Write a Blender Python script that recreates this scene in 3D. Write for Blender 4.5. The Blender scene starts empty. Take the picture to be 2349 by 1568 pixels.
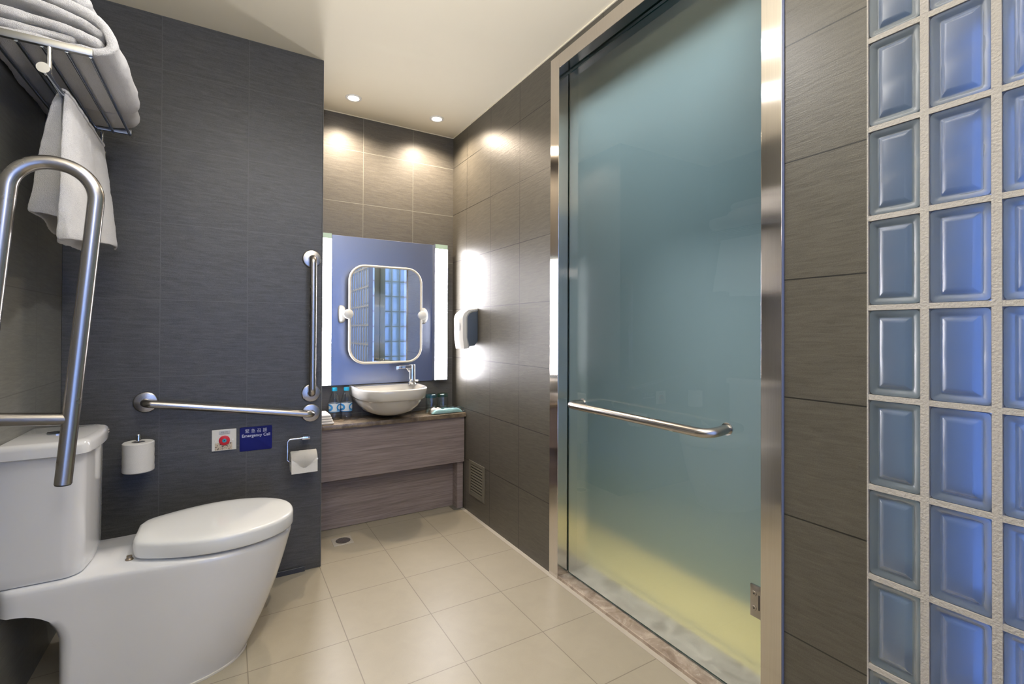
import bpy, bmesh, math, random
from mathutils import Vector, Matrix, noise
random.seed(7)
PI = math.pi
sc = bpy.context.scene
COL = sc.collection

# ---------------------------------------------------------------- measured layout (metres)
H = 1.0751                       # camera height
R = 1.2378                       # right wall plane x
D = 2.8175                       # niche back wall plane y
E = 2.3104                       # tiled partition behind the toilet, plane y
P = 0.3673                       # free end of that partition, x
L = -0.5165                      # left wall plane x
CH = 2.311                       # ceiling height
BT_OUT = 0.09
YF = -0.83                       # rear glass block wall plane y

# ---------------------------------------------------------------- camera
cam = bpy.data.cameras.new('camera'); cam_o = bpy.data.objects.new('camera', cam); COL.objects.link(cam_o)
F_ = Vector((0.51271964, 0.858537, 0.00572633)); R_ = Vector((0.85853263, -0.51274354, 0.0039736)); U_ = Vector((-0.00634762, -0.00287889, 0.99997571))
m = Matrix((R_, U_, -F_)).transposed().to_4x4(); m.translation = Vector((0, 0, H))
cam_o.matrix_world = m
cam.sensor_width = 36; cam.lens = 1091.333 / 2349 * 36; cam.shift_y = (752.67 - 784) / 2349; cam.clip_start = 0.02
sc.camera = cam_o

# ---------------------------------------------------------------- world, exposure, lamps
w = bpy.data.worlds.new('World'); sc.world = w; w.use_nodes = True
bg = w.node_tree.nodes['Background']; bg.inputs[0].default_value = (0.30, 0.42, 0.78, 1); bg.inputs[1].default_value = 12.0
sc.view_settings.view_transform = 'Standard'; sc.view_settings.look = 'None'
sc.view_settings.exposure = 0.10; sc.view_settings.gamma = 1.0; sc.view_settings.use_curve_mapping = False
sc.cycles.max_bounces = 10; sc.cycles.diffuse_bounces = 6; sc.cycles.glossy_bounces = 5
sc.cycles.transmission_bounces = 8; sc.cycles.sample_clamp_indirect = 4.0
sc.cycles.use_denoising = True
sc.cycles.caustics_reflective = False; sc.cycles.caustics_refractive = False
sc.cycles.blur_glossy = 0.5

WARM = (1.0, 0.82, 0.62); NEUT = (1.0, 0.98, 0.97)
def spot(name, loc, power, col, size=0.03, angle=120, blend=0.6, parent=None, target=None):
    d = bpy.data.lights.new(name, 'SPOT'); d.energy = power; d.color = col; d.shadow_soft_size = size
    d.spot_size = math.radians(angle); d.spot_blend = blend
    o = bpy.data.objects.new(name, d); COL.objects.link(o); o.location = loc
    if target: o.rotation_euler = (Vector(target) - Vector(loc)).to_track_quat('-Z', 'Y').to_euler()
    if parent: o.parent = parent; o.matrix_parent_inverse = Matrix.Translation(parent.location).inverted()
    return o
NICHE_W = 36.0; KEY_W = 24.0; ROOM_W = 10.0; LIGHTBAR = 41.0; SHOWER_FILL_W = 16.5; FILL_BOWL = 28.0; FILL_UP_W = 210.0

# ---------------------------------------------------------------- materials
def newmat(name):
    mt = bpy.data.materials.new(name); mt.use_nodes = True
    nt = mt.node_tree; b = nt.nodes['Principled BSDF']
    return mt, nt, b
def N(nt, t, **kw):
    n = nt.nodes.new(t)
    for k, v in kw.items():
        if k.startswith('_'): setattr(n, k[1:], v)
        else: n.inputs[k].default_value = v
    return n
def simple(name, col, rough=0.4, metal=0.0, bump=None, **kw):
    mt, nt, b = newmat(name)
    b.inputs['Base Color'].default_value = (*col, 1); b.inputs['Roughness'].default_value = rough; b.inputs['Metallic'].default_value = metal
    for k, v in kw.items(): b.inputs[k.replace('_', ' ')].default_value = v
    # every surface gets a faint procedural variation in gloss
    tc = N(nt, 'ShaderNodeTexCoord'); nz = N(nt, 'ShaderNodeTexNoise', Scale=18.0, Detail=3.0)
    nt.links.new(tc.outputs['Object'], nz.inputs['Vector'])
    mr = N(nt, 'ShaderNodeMapRange'); mr.inputs['To Min'].default_value = rough * 0.97; mr.inputs['To Max'].default_value = min(1, rough * 1.03 + 0.002)
    nt.links.new(nz.outputs['Fac'], mr.inputs['Value']); nt.links.new(mr.outputs[0], b.inputs['Roughness'])
    if bump:
        n2 = N(nt, 'ShaderNodeTexNoise', Scale=bump[0], Detail=2.0); bp = N(nt, 'ShaderNodeBump', Strength=bump[1], Distance=bump[2])
        nt.links.new(tc.outputs['Object'], n2.inputs['Vector']); nt.links.new(n2.outputs['Fac'], bp.inputs['Height']); nt.links.new(bp.outputs[0], b.inputs['Normal'])
    return mt
def math_(nt, op, a, b=None, c=None):
    n = nt.nodes.new('ShaderNodeMath'); n.operation = op
    for i, v in enumerate((a, b, c)):
        if v is None: continue
        if isinstance(v, (int, float)): n.inputs[i].default_value = v
        else: nt.links.new(v, n.inputs[i])
    return n.outputs[0]
def joint_mask(nt, coord, off, pitch, half):
    f = math_(nt, 'FRACT', math_(nt, 'ADD', math_(nt, 'DIVIDE', math_(nt, 'SUBTRACT', coord, off), pitch), 0.5))
    d = math_(nt, 'MULTIPLY', math_(nt, 'ABSOLUTE', math_(nt, 'SUBTRACT', f, 0.5)), pitch)
    return math_(nt, 'LESS_THAN', d, half)
def tile_mat(name, dark, light, joint, ua, u0, pu, va, v0, pv, rough=0.42, half=0.0014, streak=(9.0, 80.0), bump=0.3, tilt=0.04, extra=None, contrast=(0.35, 0.7), spec=0.5):
    mt, nt, b = newmat(name)
    tc = N(nt, 'ShaderNodeTexCoord'); sx = N(nt, 'ShaderNodeSeparateXYZ'); nt.links.new(tc.outputs['Object'], sx.inputs[0])
    u, v = sx.outputs[ua], sx.outputs[va]
    jm = math_(nt, 'MAXIMUM', joint_mask(nt, u, u0, pu, half), joint_mask(nt, v, v0, pv, half))
    # streaks run along u, dipping a little across each tile
    cx = nt.nodes.new('ShaderNodeCombineXYZ')
    tid = math_(nt, 'FLOOR', math_(nt, 'DIVIDE', math_(nt, 'SUBTRACT', v, v0), pv)); tiu = math_(nt, 'FLOOR', math_(nt, 'DIVIDE', math_(nt, 'SUBTRACT', u, u0), pu))
    nt.links.new(math_(nt, 'MULTIPLY', u, streak[0]), cx.inputs[0])
    nt.links.new(math_(nt, 'MULTIPLY', math_(nt, 'ADD', v, math_(nt, 'MULTIPLY', u, tilt)), streak[1]), cx.inputs[1])
    nt.links.new(math_(nt, 'ADD', math_(nt, 'MULTIPLY', tid, 7.3), math_(nt, 'MULTIPLY', tiu, 3.1)), cx.inputs[2])
    n1 = N(nt, 'ShaderNodeTexNoise', Scale=1.6, Detail=4.0, Roughness=0.6, Distortion=0.7); nt.links.new(cx.outputs[0], n1.inputs['Vector'])
    n2 = N(nt, 'ShaderNodeTexNoise', Scale=420.0, Detail=2.0); nt.links.new(tc.outputs['Object'], n2.inputs['Vector'])
    mx = math_(nt, 'ADD', math_(nt, 'MULTIPLY', n1.outputs['Fac'], 0.6), math_(nt, 'MULTIPLY', n2.outputs['Fac'], 0.4))
    cr = nt.nodes.new('ShaderNodeValToRGB'); cr.color_ramp.elements[0].position = contrast[0]; cr.color_ramp.elements[1].position = contrast[1]
    cr.color_ramp.elements[0].color = (*dark, 1); cr.color_ramp.elements[1].color = (*light, 1); nt.links.new(mx, cr.inputs[0])
    mix = nt.nodes.new('ShaderNodeMix'); mix.data_type = 'RGBA'; nt.links.new(jm, mix.inputs[0]); nt.links.new(cr.outputs[0], mix.inputs[6]); mix.inputs[7].default_value = (*joint, 1)
    nt.links.new(mix.outputs[2], b.inputs['Base Color'])
    b.inputs['Roughness'].default_value = rough; b.inputs['Specular IOR Level'].default_value = spec
    hgt = math_(nt, 'SUBTRACT', mx, math_(nt, 'MULTIPLY', jm, 0.8))
    bp = N(nt, 'ShaderNodeBump', Strength=bump, Distance=0.0016); nt.links.new(hgt, bp.inputs['Height']); nt.links.new(bp.outputs[0], b.inputs['Normal'])
    return mt
TD = (0.085, 0.080, 0.070); TL = (0.145, 0.136, 0.119)
M = {}
M['tile_right'] = tile_mat('stone tile right wall', (0.064, 0.059, 0.048), (0.112, 0.103, 0.084), (0.015, 0.014, 0.012), 1, 2.0028, 0.3039, 2, 1.2097, 0.302, rough=0.38, spec=0.55, half=0.0018, bump=0.4)
M['tile_niche'] = tile_mat('stone tile niche wall', (0.082, 0.076, 0.066), (0.138, 0.128, 0.111), (0.21, 0.21, 0.18), 0, 0.6708, 0.2994, 2, 2.110, 0.302)
M['tile_grey'] = tile_mat('anthracite tile partition', (0.042, 0.0425, 0.043), (0.090, 0.091, 0.092), (0.085, 0.087, 0.088), 0, 0.0707, 0.2994, 2, 1.4952, 0.302, rough=0.45, bump=0.5)
M['tile_left'] = tile_mat('anthracite tile left wall', (0.17, 0.17, 0.158), (0.25, 0.25, 0.23), (0.14, 0.14, 0.13), 1, 2.05, 0.3, 2, 1.4952, 0.302, rough=0.45)
M['floor'] = tile_mat('beige floor tile', (0.34, 0.305, 0.235), (0.40, 0.36, 0.28), (0.22, 0.195, 0.15), 0, 0.365, 0.3046, 1, 2.3242, 0.3052, rough=0.38, half=0.0016, streak=(8, 8), bump=0.08, contrast=(0.2, 0.8))
M['shower_floor'] = tile_mat('yellow stone shower floor', (0.56, 0.44, 0.17), (0.78, 0.64, 0.30), (0.40, 0.34, 0.20), 1, 0.1, 5.0, 0, 1.52, 0.30, rough=0.5, half=0.012, streak=(1.0, 30), tilt=0.0)
M['shower_wall'] = simple('pale blue shower wall', (0.42, 0.53, 0.60), 0.5, bump=(40, 0.1, 0.002))
M['ceiling'] = simple('cream painted ceiling', (0.82, 0.755, 0.60), 0.75, bump=(220, 0.05, 0.001))
M['steel'] = simple('satin stainless steel', (0.44, 0.415, 0.39), 0.27, 1.0)
M['railmetal'] = simple('dull satin rail', (0.34, 0.335, 0.315), 0.38, 1.0)
def brushed():
    mt, nt, b = newmat('brushed steel door frame')
    tc = N(nt, 'ShaderNodeTexCoord'); mp = N(nt, 'ShaderNodeMapping'); mp.inputs['Scale'].default_value = (900, 900, 6); nt.links.new(tc.outputs['Object'], mp.inputs[0])
    nz = N(nt, 'ShaderNodeTexNoise', Scale=1.0, Detail=2.0); nt.links.new(mp.outputs[0], nz.inputs['Vector'])
    cr = nt.nodes.new('ShaderNodeValToRGB'); cr.color_ramp.elements[0].color = (0.62, 0.575, 0.53, 1); cr.color_ramp.elements[1].color = (0.78, 0.73, 0.675, 1); nt.links.new(nz.outputs['Fac'], cr.inputs[0]); nt.links.new(cr.outputs[0], b.inputs['Base Color'])
    b.inputs['Metallic'].default_value = 1.0; b.inputs['Roughness'].default_value = 0.12; b.inputs['Anisotropic'].default_value = 0.95
    tg = nt.nodes.new('ShaderNodeTangent'); tg.direction_type = 'RADIAL'; tg.axis = 'Z'; nt.links.new(tg.outputs[0], b.inputs['Tangent'])
    return mt
M['brushed'] = brushed()
M['chrome'] = simple('polished chrome', (0.75, 0.75, 0.76), 0.07, 1.0)
M['darkchrome'] = simple('chrome rod', (0.42, 0.46, 0.52), 0.12, 1.0)
M['ceramic'] = simple('white glazed ceramic', (0.78, 0.79, 0.81), 0.07, Coat_Weight=0.5, Coat_Roughness=0.03)
M['ceramic_basin'] = simple('ivory glazed basin', (0.70, 0.68, 0.64), 0.08, Coat_Weight=0.5, Coat_Roughness=0.03)
M['seat'] = simple('white toilet seat plastic', (0.80, 0.82, 0.83), 0.12)
M['mirror'] = simple('silvered mirror', (0.86, 0.90, 0.90), 0.0, 1.0)
M['bluepanel'] = simple('satin blue metal sheet', (0.275, 0.30, 0.37), 0.34, 1.0)
M['cream'] = simple('cream plastic', (0.80, 0.76, 0.68), 0.3)
M['white'] = simple('white plastic', (0.82, 0.82, 0.80), 0.25)
M['black'] = simple('black rubber', (0.012, 0.012, 0.013), 0.5)
M['greyplastic'] = simple('grey plastic', (0.33, 0.34, 0.35), 0.35)
M['slate'] = simple('slate blue plastic', (0.085, 0.11, 0.15), 0.4)
M['grout'] = simple('rough grey mortar', (0.42, 0.40, 0.375), 0.9, bump=(190, 0.7, 0.003))
M['frame_edge'] = simple('blue frame edge strip', (0.10, 0.13, 0.25), 0.4)  # thin blue strip along the outer side of the door frame
M['paper'] = simple('white tissue paper', (0.80, 0.79, 0.77), 0.9, bump=(500, 0.35, 0.002))
M['blue_sign'] = simple('blue sign plastic', (0.003, 0.006, 0.12), 0.5, Specular_IOR_Level=0.25)
M['sign_text'] = simple('pale lettering', (0.52, 0.56, 0.75), 0.5)
M['red'] = simple('red button', (0.55, 0.012, 0.03), 0.4)
M['teal'] = simple('teal cap', (0.02, 0.30, 0.42), 0.4)
M['cyan'] = simple('cyan bottle cap', (0.012, 0.42, 0.72), 0.35)
M['packet'] = simple('pale blue plastic packet', (0.44, 0.78, 0.86), 0.3, bump=(60, 0.5, 0.01))
M['vent'] = simple('bronze grey vent', (0.15, 0.14, 0.11), 0.45)
M['mark'] = simple('faint grey print', (0.33, 0.31, 0.32), 0.5)
M['ink'] = simple('dark print', (0.10, 0.10, 0.11), 0.6)

def towel_mat():
    mt, nt, b = newmat('white terry cloth')
    b.inputs['Roughness'].default_value = 0.95; b.inputs['Sheen Weight'].default_value = 0.35
    tc = N(nt, 'ShaderNodeTexCoord'); nz = N(nt, 'ShaderNodeTexNoise', Scale=700.0, Detail=2.0); nt.links.new(tc.outputs['Object'], nz.inputs['Vector'])
    cr = nt.nodes.new('ShaderNodeValToRGB'); cr.color_ramp.elements[0].position = 0.3; cr.color_ramp.elements[1].position = 0.62
    cr.color_ramp.elements[0].color = (0.78, 0.77, 0.78, 1); cr.color_ramp.elements[1].color = (0.93, 0.92, 0.92, 1)
    nt.links.new(nz.outputs['Fac'], cr.inputs[0]); nt.links.new(cr.outputs[0], b.inputs['Base Color'])
    bp = N(nt, 'ShaderNodeBump', Strength=0.9, Distance=0.004); nt.links.new(nz.outputs['Fac'], bp.inputs['Height']); nt.links.new(bp.outputs[0], b.inputs['Normal'])
    return mt
M['towel'] = towel_mat()

def wood_mat():
    mt, nt, b = newmat('mauve grey wood laminate')
    tc = N(nt, 'ShaderNodeTexCoord'); mp = N(nt, 'ShaderNodeMapping'); mp.inputs['Scale'].default_value = (2.0, 14, 52); mp.inputs['Rotation'].default_value = (0, 0.05, 0)
    nt.links.new(tc.outputs['Object'], mp.inputs[0])
    n1 = N(nt, 'ShaderNodeTexNoise', Scale=1.2, Detail=8.0, Roughness=0.7, Distortion=0.9); nt.links.new(mp.outputs[0], n1.inputs['Vector'])
    mp2 = N(nt, 'ShaderNodeMapping'); mp2.inputs['Scale'].default_value = (7, 60, 320); nt.links.new(tc.outputs['Object'], mp2.inputs[0])
    n2 = N(nt, 'ShaderNodeTexNoise', Scale=1.0, Detail=3.0); nt.links.new(mp2.outputs[0], n2.inputs['Vector'])
    s = math_(nt, 'ADD', math_(nt, 'MULTIPLY', n1.outputs['Fac'], 0.62), math_(nt, 'MULTIPLY', n2.outputs['Fac'], 0.38))
    cr = nt.nodes.new('ShaderNodeValToRGB'); cr.color_ramp.elements[0].position = 0.34; cr.color_ramp.elements[1].position = 0.64
    cr.color_ramp.elements[0].color = (0.15, 0.118, 0.112, 1); cr.color_ramp.elements[1].color = (0.32, 0.265, 0.255, 1)
    nt.links.new(s, cr.inputs[0]); nt.links.new(cr.outputs[0], b.inputs['Base Color']); b.inputs['Roughness'].default_value = 0.5
    bp = N(nt, 'ShaderNodeBump', Strength=0.15, Distance=0.001); nt.links.new(s, bp.inputs['Height']); nt.links.new(bp.outputs[0], b.inputs['Normal'])
    return mt
M['wood'] = wood_mat()

def marble_mat(name, a, bcol, c, scale):
    mt, nt, b = newmat(name)
    tc = N(nt, 'ShaderNodeTexCoord')
    n1 = N(nt, 'ShaderNodeTexNoise', Scale=scale, Detail=9.0, Roughness=0.65, Distortion=0.8); nt.links.new(tc.outputs['Object'], n1.inputs['Vector'])
    cr = nt.nodes.new('ShaderNodeValToRGB'); cr.color_ramp.elements[0].position = 0.32; cr.color_ramp.elements[1].position = 0.7
    cr.color_ramp.elements[0].color = (*a, 1); cr.color_ramp.elements[1].color = (*bcol, 1); nt.links.new(n1.outputs['Fac'], cr.inputs[0])
    vo = N(nt, 'ShaderNodeTexVoronoi', Scale=scale * 1.3); vo.feature = 'DISTANCE_TO_EDGE'
    ds = N(nt, 'ShaderNodeVectorMath'); ds.operation = 'ADD'; sc_ = N(nt, 'ShaderNodeVectorMath'); sc_.operation = 'SCALE'; sc_.inputs['Scale'].default_value = 0.12
    nt.links.new(n1.outputs['Color'], sc_.inputs[0]); nt.links.new(sc_.outputs[0], ds.inputs[0]); nt.links.new(tc.outputs['Object'], ds.inputs[1]); nt.links.new(ds.outputs[0], vo.inputs['Vector'])
    v = math_(nt, 'LESS_THAN', vo.outputs['Distance'], 0.012)
    v = math_(nt, 'MULTIPLY', v, math_(nt, 'GREATER_THAN', n1.outputs['Fac'], 0.5)); v = math_(nt, 'MULTIPLY', v, 0.6)
    mix = nt.nodes.new('ShaderNodeMix'); mix.data_type = 'RGBA'; nt.links.new(v, mix.inputs[0]); nt.links.new(cr.outputs[0], mix.inputs[6]); mix.inputs[7].default_value = (*c, 1)
    nt.links.new(mix.outputs[2], b.inputs['Base Color']); b.inputs['Roughness'].default_value = 0.25
    return mt
M['sill'] = marble_mat('beige brown marble sill', (0.26, 0.20, 0.155), (0.56, 0.47, 0.39), (0.75, 0.68, 0.58), 16)
M['counter'] = marble_mat('brown marble worktop', (0.10, 0.078, 0.058), (0.29, 0.225, 0.155), (0.34, 0.28, 0.21), 13)

def glass_mat(name, col, rough=0.0, ior=1.45, rmap=None):
    mt, nt, b = newmat(name)
    b.inputs['Base Color'].default_value = (*col, 1); b.inputs['Transmission Weight'].default_value = 1.0
    b.inputs['Roughness'].default_value = rough; b.inputs['IOR'].default_value = ior
    if rough > 0.05:
        tc = N(nt, 'ShaderNodeTexCoord'); nz = N(nt, 'ShaderNodeTexNoise', Scale=7.0, Detail=1.0, Distortion=1.2); nt.links.new(tc.outputs['Object'], nz.inputs['Vector'])
        bp = N(nt, 'ShaderNodeBump', Strength=0.35 if 'block' in name else 0.0, Distance=0.02); nt.links.new(nz.outputs['Fac'], bp.inputs['Height']); nt.links.new(bp.outputs[0], b.inputs['Normal'])
    return mt
def thin_glass(name, col, refl=0.10):
    mt = bpy.data.materials.new(name); mt.use_nodes = True; nt = mt.node_tree; nt.nodes.remove(nt.nodes['Principled BSDF'])
    tr = nt.nodes.new('ShaderNodeBsdfTransparent'); tr.inputs[0].default_value = (*col, 1); gl = nt.nodes.new('ShaderNodeBsdfGlossy'); gl.inputs['Roughness'].default_value = 0.03
    lw = nt.nodes.new('ShaderNodeLayerWeight'); lw.inputs[0].default_value = 0.35
    tc = N(nt, 'ShaderNodeTexCoord'); nz = N(nt, 'ShaderNodeTexNoise', Scale=90.0, Detail=1.0); nt.links.new(tc.outputs['Object'], nz.inputs['Vector'])
    f = math_(nt, 'MINIMUM', math_(nt, 'ADD', math_(nt, 'MULTIPLY', lw.outputs['Facing'], 0.5), refl * 0.5), 0.9); f = math_(nt, 'MULTIPLY', f, math_(nt, 'ADD', math_(nt, 'MULTIPLY', nz.outputs['Fac'], 0.3), 0.7))
    mx = nt.nodes.new('ShaderNodeMixShader'); nt.links.new(f, mx.inputs[0]); nt.links.new(tr.outputs[0], mx.inputs[1]); nt.links.new(gl.outputs[0], mx.inputs[2]); nt.links.new(mx.outputs[0], nt.nodes['Material Output'].inputs[0]); return mt
M['glass'] = thin_glass('clear glass', (0.98, 0.99, 0.99))
M['acrylic'] = thin_glass('clear acrylic', (0.97, 0.97, 0.94), 0.30)
M['glass_teal'] = thin_glass('teal tinted glass', (0.42, 0.80, 0.88))
M['glass_green'] = thin_glass('green tinted glass', (0.52, 0.76, 0.64))
M['door_clear'] = glass_mat('smooth face of door glass', (0.90, 0.97, 0.97))
M['door_frost'] = glass_mat('etched face of door glass', (0.86, 0.96, 0.97), rough=0.22)
def frost():
    mt = M['door_frost']; nt = mt.node_tree; out = nt.nodes['Material Output']; b = nt.nodes['Principled BSDF']
    df = nt.nodes.new('ShaderNodeBsdfDiffuse'); df.inputs[0].default_value = (0.42, 0.63, 0.74, 1); tr = nt.nodes.new('ShaderNodeBsdfTranslucent'); tr.inputs[0].default_value = (0.40, 0.58, 0.66, 1)
    m1 = nt.nodes.new('ShaderNodeMixShader'); m1.inputs[0].default_value = 0.5; nt.links.new(df.outputs[0], m1.inputs[1]); nt.links.new(tr.outputs[0], m1.inputs[2])
    m2 = nt.nodes.new('ShaderNodeMixShader'); m2.inputs[0].default_value = 0.42; nt.links.new(b.outputs[0], m2.inputs[1]); nt.links.new(m1.outputs[0], m2.inputs[2]); nt.links.new(m2.outputs[0], out.inputs[0])
frost()
M['door_edge'] = simple('green glass edge', (0.05, 0.22, 0.20), 0.15)
def translucent_mat(name, col):
    mt = bpy.data.materials.new(name); mt.use_nodes = True; nt = mt.node_tree; nt.nodes.remove(nt.nodes['Principled BSDF'])
    t = nt.nodes.new('ShaderNodeBsdfTranslucent'); t.inputs[0].default_value = (*col, 1); d = nt.nodes.new('ShaderNodeBsdfDiffuse'); d.inputs[0].default_value = (*col, 1)
    tc = N(nt, 'ShaderNodeTexCoord'); wv = N(nt, 'ShaderNodeTexWave', Scale=4.0, Distortion=5.0, Detail=1.0); wv.bands_direction = 'DIAGONAL'
    nt.links.new(tc.outputs['Object'], wv.inputs['Vector'])
    mr = N(nt, 'ShaderNodeMapRange'); mr.inputs['To Min'].default_value = 0.14; mr.inputs['To Max'].default_value = 0.28; nt.links.new(wv.outputs['Fac'], mr.inputs['Value'])
    mx = nt.nodes.new('ShaderNodeMixShader'); nt.links.new(mr.outputs[0], mx.inputs[0]); nt.links.new(t.outputs[0], mx.inputs[1]); nt.links.new(d.outputs[0], mx.inputs[2])
    nt.links.new(mx.outputs[0], nt.nodes['Material Output'].inputs[0]); return mt
M['block_back'] = translucent_mat('etched block glass back', (0.78, 0.85, 0.95))
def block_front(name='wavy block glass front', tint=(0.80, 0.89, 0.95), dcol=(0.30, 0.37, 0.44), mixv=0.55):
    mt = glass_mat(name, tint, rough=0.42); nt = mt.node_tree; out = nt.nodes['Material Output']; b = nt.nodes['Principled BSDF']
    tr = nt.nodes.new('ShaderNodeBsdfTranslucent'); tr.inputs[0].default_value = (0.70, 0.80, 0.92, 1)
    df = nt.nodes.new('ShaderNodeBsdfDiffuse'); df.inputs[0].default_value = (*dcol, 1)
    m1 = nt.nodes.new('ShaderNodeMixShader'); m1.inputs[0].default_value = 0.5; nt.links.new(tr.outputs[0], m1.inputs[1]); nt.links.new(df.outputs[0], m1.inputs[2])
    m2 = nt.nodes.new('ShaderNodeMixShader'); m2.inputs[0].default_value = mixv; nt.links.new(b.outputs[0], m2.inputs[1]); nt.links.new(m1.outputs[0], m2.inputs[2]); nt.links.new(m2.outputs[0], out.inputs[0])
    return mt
M['block_front'] = block_front()
M['block_pane'] = block_front('backlit blue wavy block pane', (0.66, 0.80, 1.0), (0.20, 0.31, 0.56), 0.5)  # same glass as the rim, tinted bluer to paint in light from behind
def emit(name, col, s):
    mt, nt, b = newmat(name); b.inputs['Base Color'].default_value = (0.8, 0.8, 0.8, 1); b.inputs['Emission Color'].default_value = (*col, 1); b.inputs['Emission Strength'].default_value = s; return mt
M['lightbar'] = emit('lit opal acrylic', (1.0, 0.97, 1.0), LIGHTBAR)
M['lamp'] = emit('glowing lamp', WARM, 28.0)
M['lampn'] = emit('glowing neutral lamp', NEUT, 22.0)
M['dome'] = emit('glowing fill bowl', (1.0, 0.97, 0.93), FILL_BOWL)

# ---------------------------------------------------------------- mesh helpers
def finish(name, bm, mat, parent=None, smooth=40, mats=None):
    bmesh.ops.recalc_face_normals(bm, faces=bm.faces)
    me = bpy.data.meshes.new(name); bm.to_mesh(me); bm.free()
    for mt in (mats or [mat]): me.materials.append(mt)
    if smooth: me.shade_smooth(); me.set_sharp_from_angle(angle=math.radians(smooth))
    o = bpy.data.objects.new(name, me); COL.objects.link(o)
    if parent is not None:
        o.parent = parent; o.matrix_parent_inverse = Matrix.Translation(root_loc(parent)).inverted()
    return o
def root_loc(p):
    return p.location if p.parent is None else p.parent.location
def sub(name, bm, mat, part, smooth=40):          # sub-part: parent is a mesh part whose world matrix is identity
    bmesh.ops.recalc_face_normals(bm, faces=bm.faces)
    me = bpy.data.meshes.new(name); bm.to_mesh(me); bm.free(); me.materials.append(mat)
    if smooth: me.shade_smooth(); me.set_sharp_from_angle(angle=math.radians(smooth))
    o = bpy.data.objects.new(name, me); COL.objects.link(o); o.parent = part
    return o
def thing(name, label, cat, loc, group=None):
    o = bpy.data.objects.new(name, None); COL.objects.link(o); o.location = loc; o.empty_display_size = 0.05
    o['label'] = label; o['category'] = cat
    if group: o['group'] = group
    return o
def tag(o, label, cat, group=None):
    o['label'] = label; o['category'] = cat
    if group: o['group'] = group
    return o
def struct(o, label=None):
    o['kind'] = 'structure'
    if label: o['label'] = label
    return o
def dup(root, loc, label=None):
    r = root.copy(); COL.objects.link(r); r.location = loc
    if label: r['label'] = label
    def kids(src, dst):
        for ch in list(src.children):
            c = ch.copy(); mpi = ch.matrix_parent_inverse.copy(); COL.objects.link(c); c.parent = dst; c.matrix_parent_inverse = mpi
            kids(ch, c)
    kids(root, r)
    return r
def box(bm, x0, x1, y0, y1, z0, z1, bev=0.0, seg=2, mi=0):
    r = bmesh.ops.create_cube(bm, size=1); vs = r['verts']
    for v in vs: v.co = Vector(((x0 + x1) / 2 + v.co.x * (x1 - x0), (y0 + y1) / 2 + v.co.y * (y1 - y0), (z0 + z1) / 2 + v.co.z * (z1 - z0)))
    fs = list({f for v in vs for f in v.link_faces})
    for f in fs: f.material_index = mi
    if bev:
        es = list({e for v in vs for e in v.link_edges})
        bmesh.ops.bevel(bm, geom=es, offset=bev, segments=seg, affect='EDGES', profile=0.5)
    return vs
def B(*a, **k):
    bm = bmesh.new(); box(bm, *a, **k); return bm
def fillet(pts, rad, n=8):
    pts = [Vector(p) for p in pts]; out = [pts[0]]
    rads = rad if isinstance(rad, (list, tuple)) else [rad] * (len(pts) - 2)
    for i in range(1, len(pts) - 1):
        a, b, c = pts[i - 1], pts[i], pts[i + 1]; r = rads[i - 1]
        d1 = (a - b).normalized(); d2 = (c - b).normalized(); ang = d1.angle(d2)
        t = min(r / math.tan(ang / 2), (a - b).length * 0.499, (c - b).length * 0.499); rr = t * math.tan(ang / 2)
        ctr = b + (d1 + d2).normalized() * (rr / math.sin(ang / 2))
        s = b + d1 * t; e = b + d2 * t; v1 = s - ctr; v2 = e - ctr; th = v1.angle(v2)
        for k in range(n + 1):
            q = k / n
            out.append(ctr + (v1 * math.sin((1 - q) * th) + v2 * math.sin(q * th)) / math.sin(th))
    out.append(pts[-1]); return out
def tube(bm, pts, rad, seg=20, caps=True):
    pts = [Vector(p) for p in pts]; n = len(pts)
    rs = rad if isinstance(rad, (list, tuple)) else [rad] * n
    t = (pts[1] - pts[0]).normalized(); up = Vector((0, 0, 1)) if abs(t.z) < 0.9 else Vector((1, 0, 0))
    nrm = (up - t * up.dot(t)).normalized(); rings = []
    for i in range(n):
        if i == 0: t2 = (pts[1] - pts[0]).normalized()
        elif i == n - 1: t2 = (pts[-1] - pts[-2]).normalized()
        else: t2 = ((pts[i] - pts[i - 1]).normalized() + (pts[i + 1] - pts[i]).normalized()).normalized()
        nrm = (nrm - t2 * nrm.dot(t2)).normalized(); bn = t2.cross(nrm)
        rings.append([bm.verts.new(pts[i] + (nrm * math.cos(2 * PI * k / seg) + bn * math.sin(2 * PI * k / seg)) * rs[i]) for k in range(seg)])
    for a, b in zip(rings, rings[1:]):
        for k in range(seg): bm.faces.new((a[k], a[(k + 1) % seg], b[(k + 1) % seg], b[k]))
    if caps: bm.faces.new(rings[0][::-1]); bm.faces.new(rings[-1])
def T(pts, rad, **k):
    bm = bmesh.new(); tube(bm, pts, rad, **k); return bm
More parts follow.
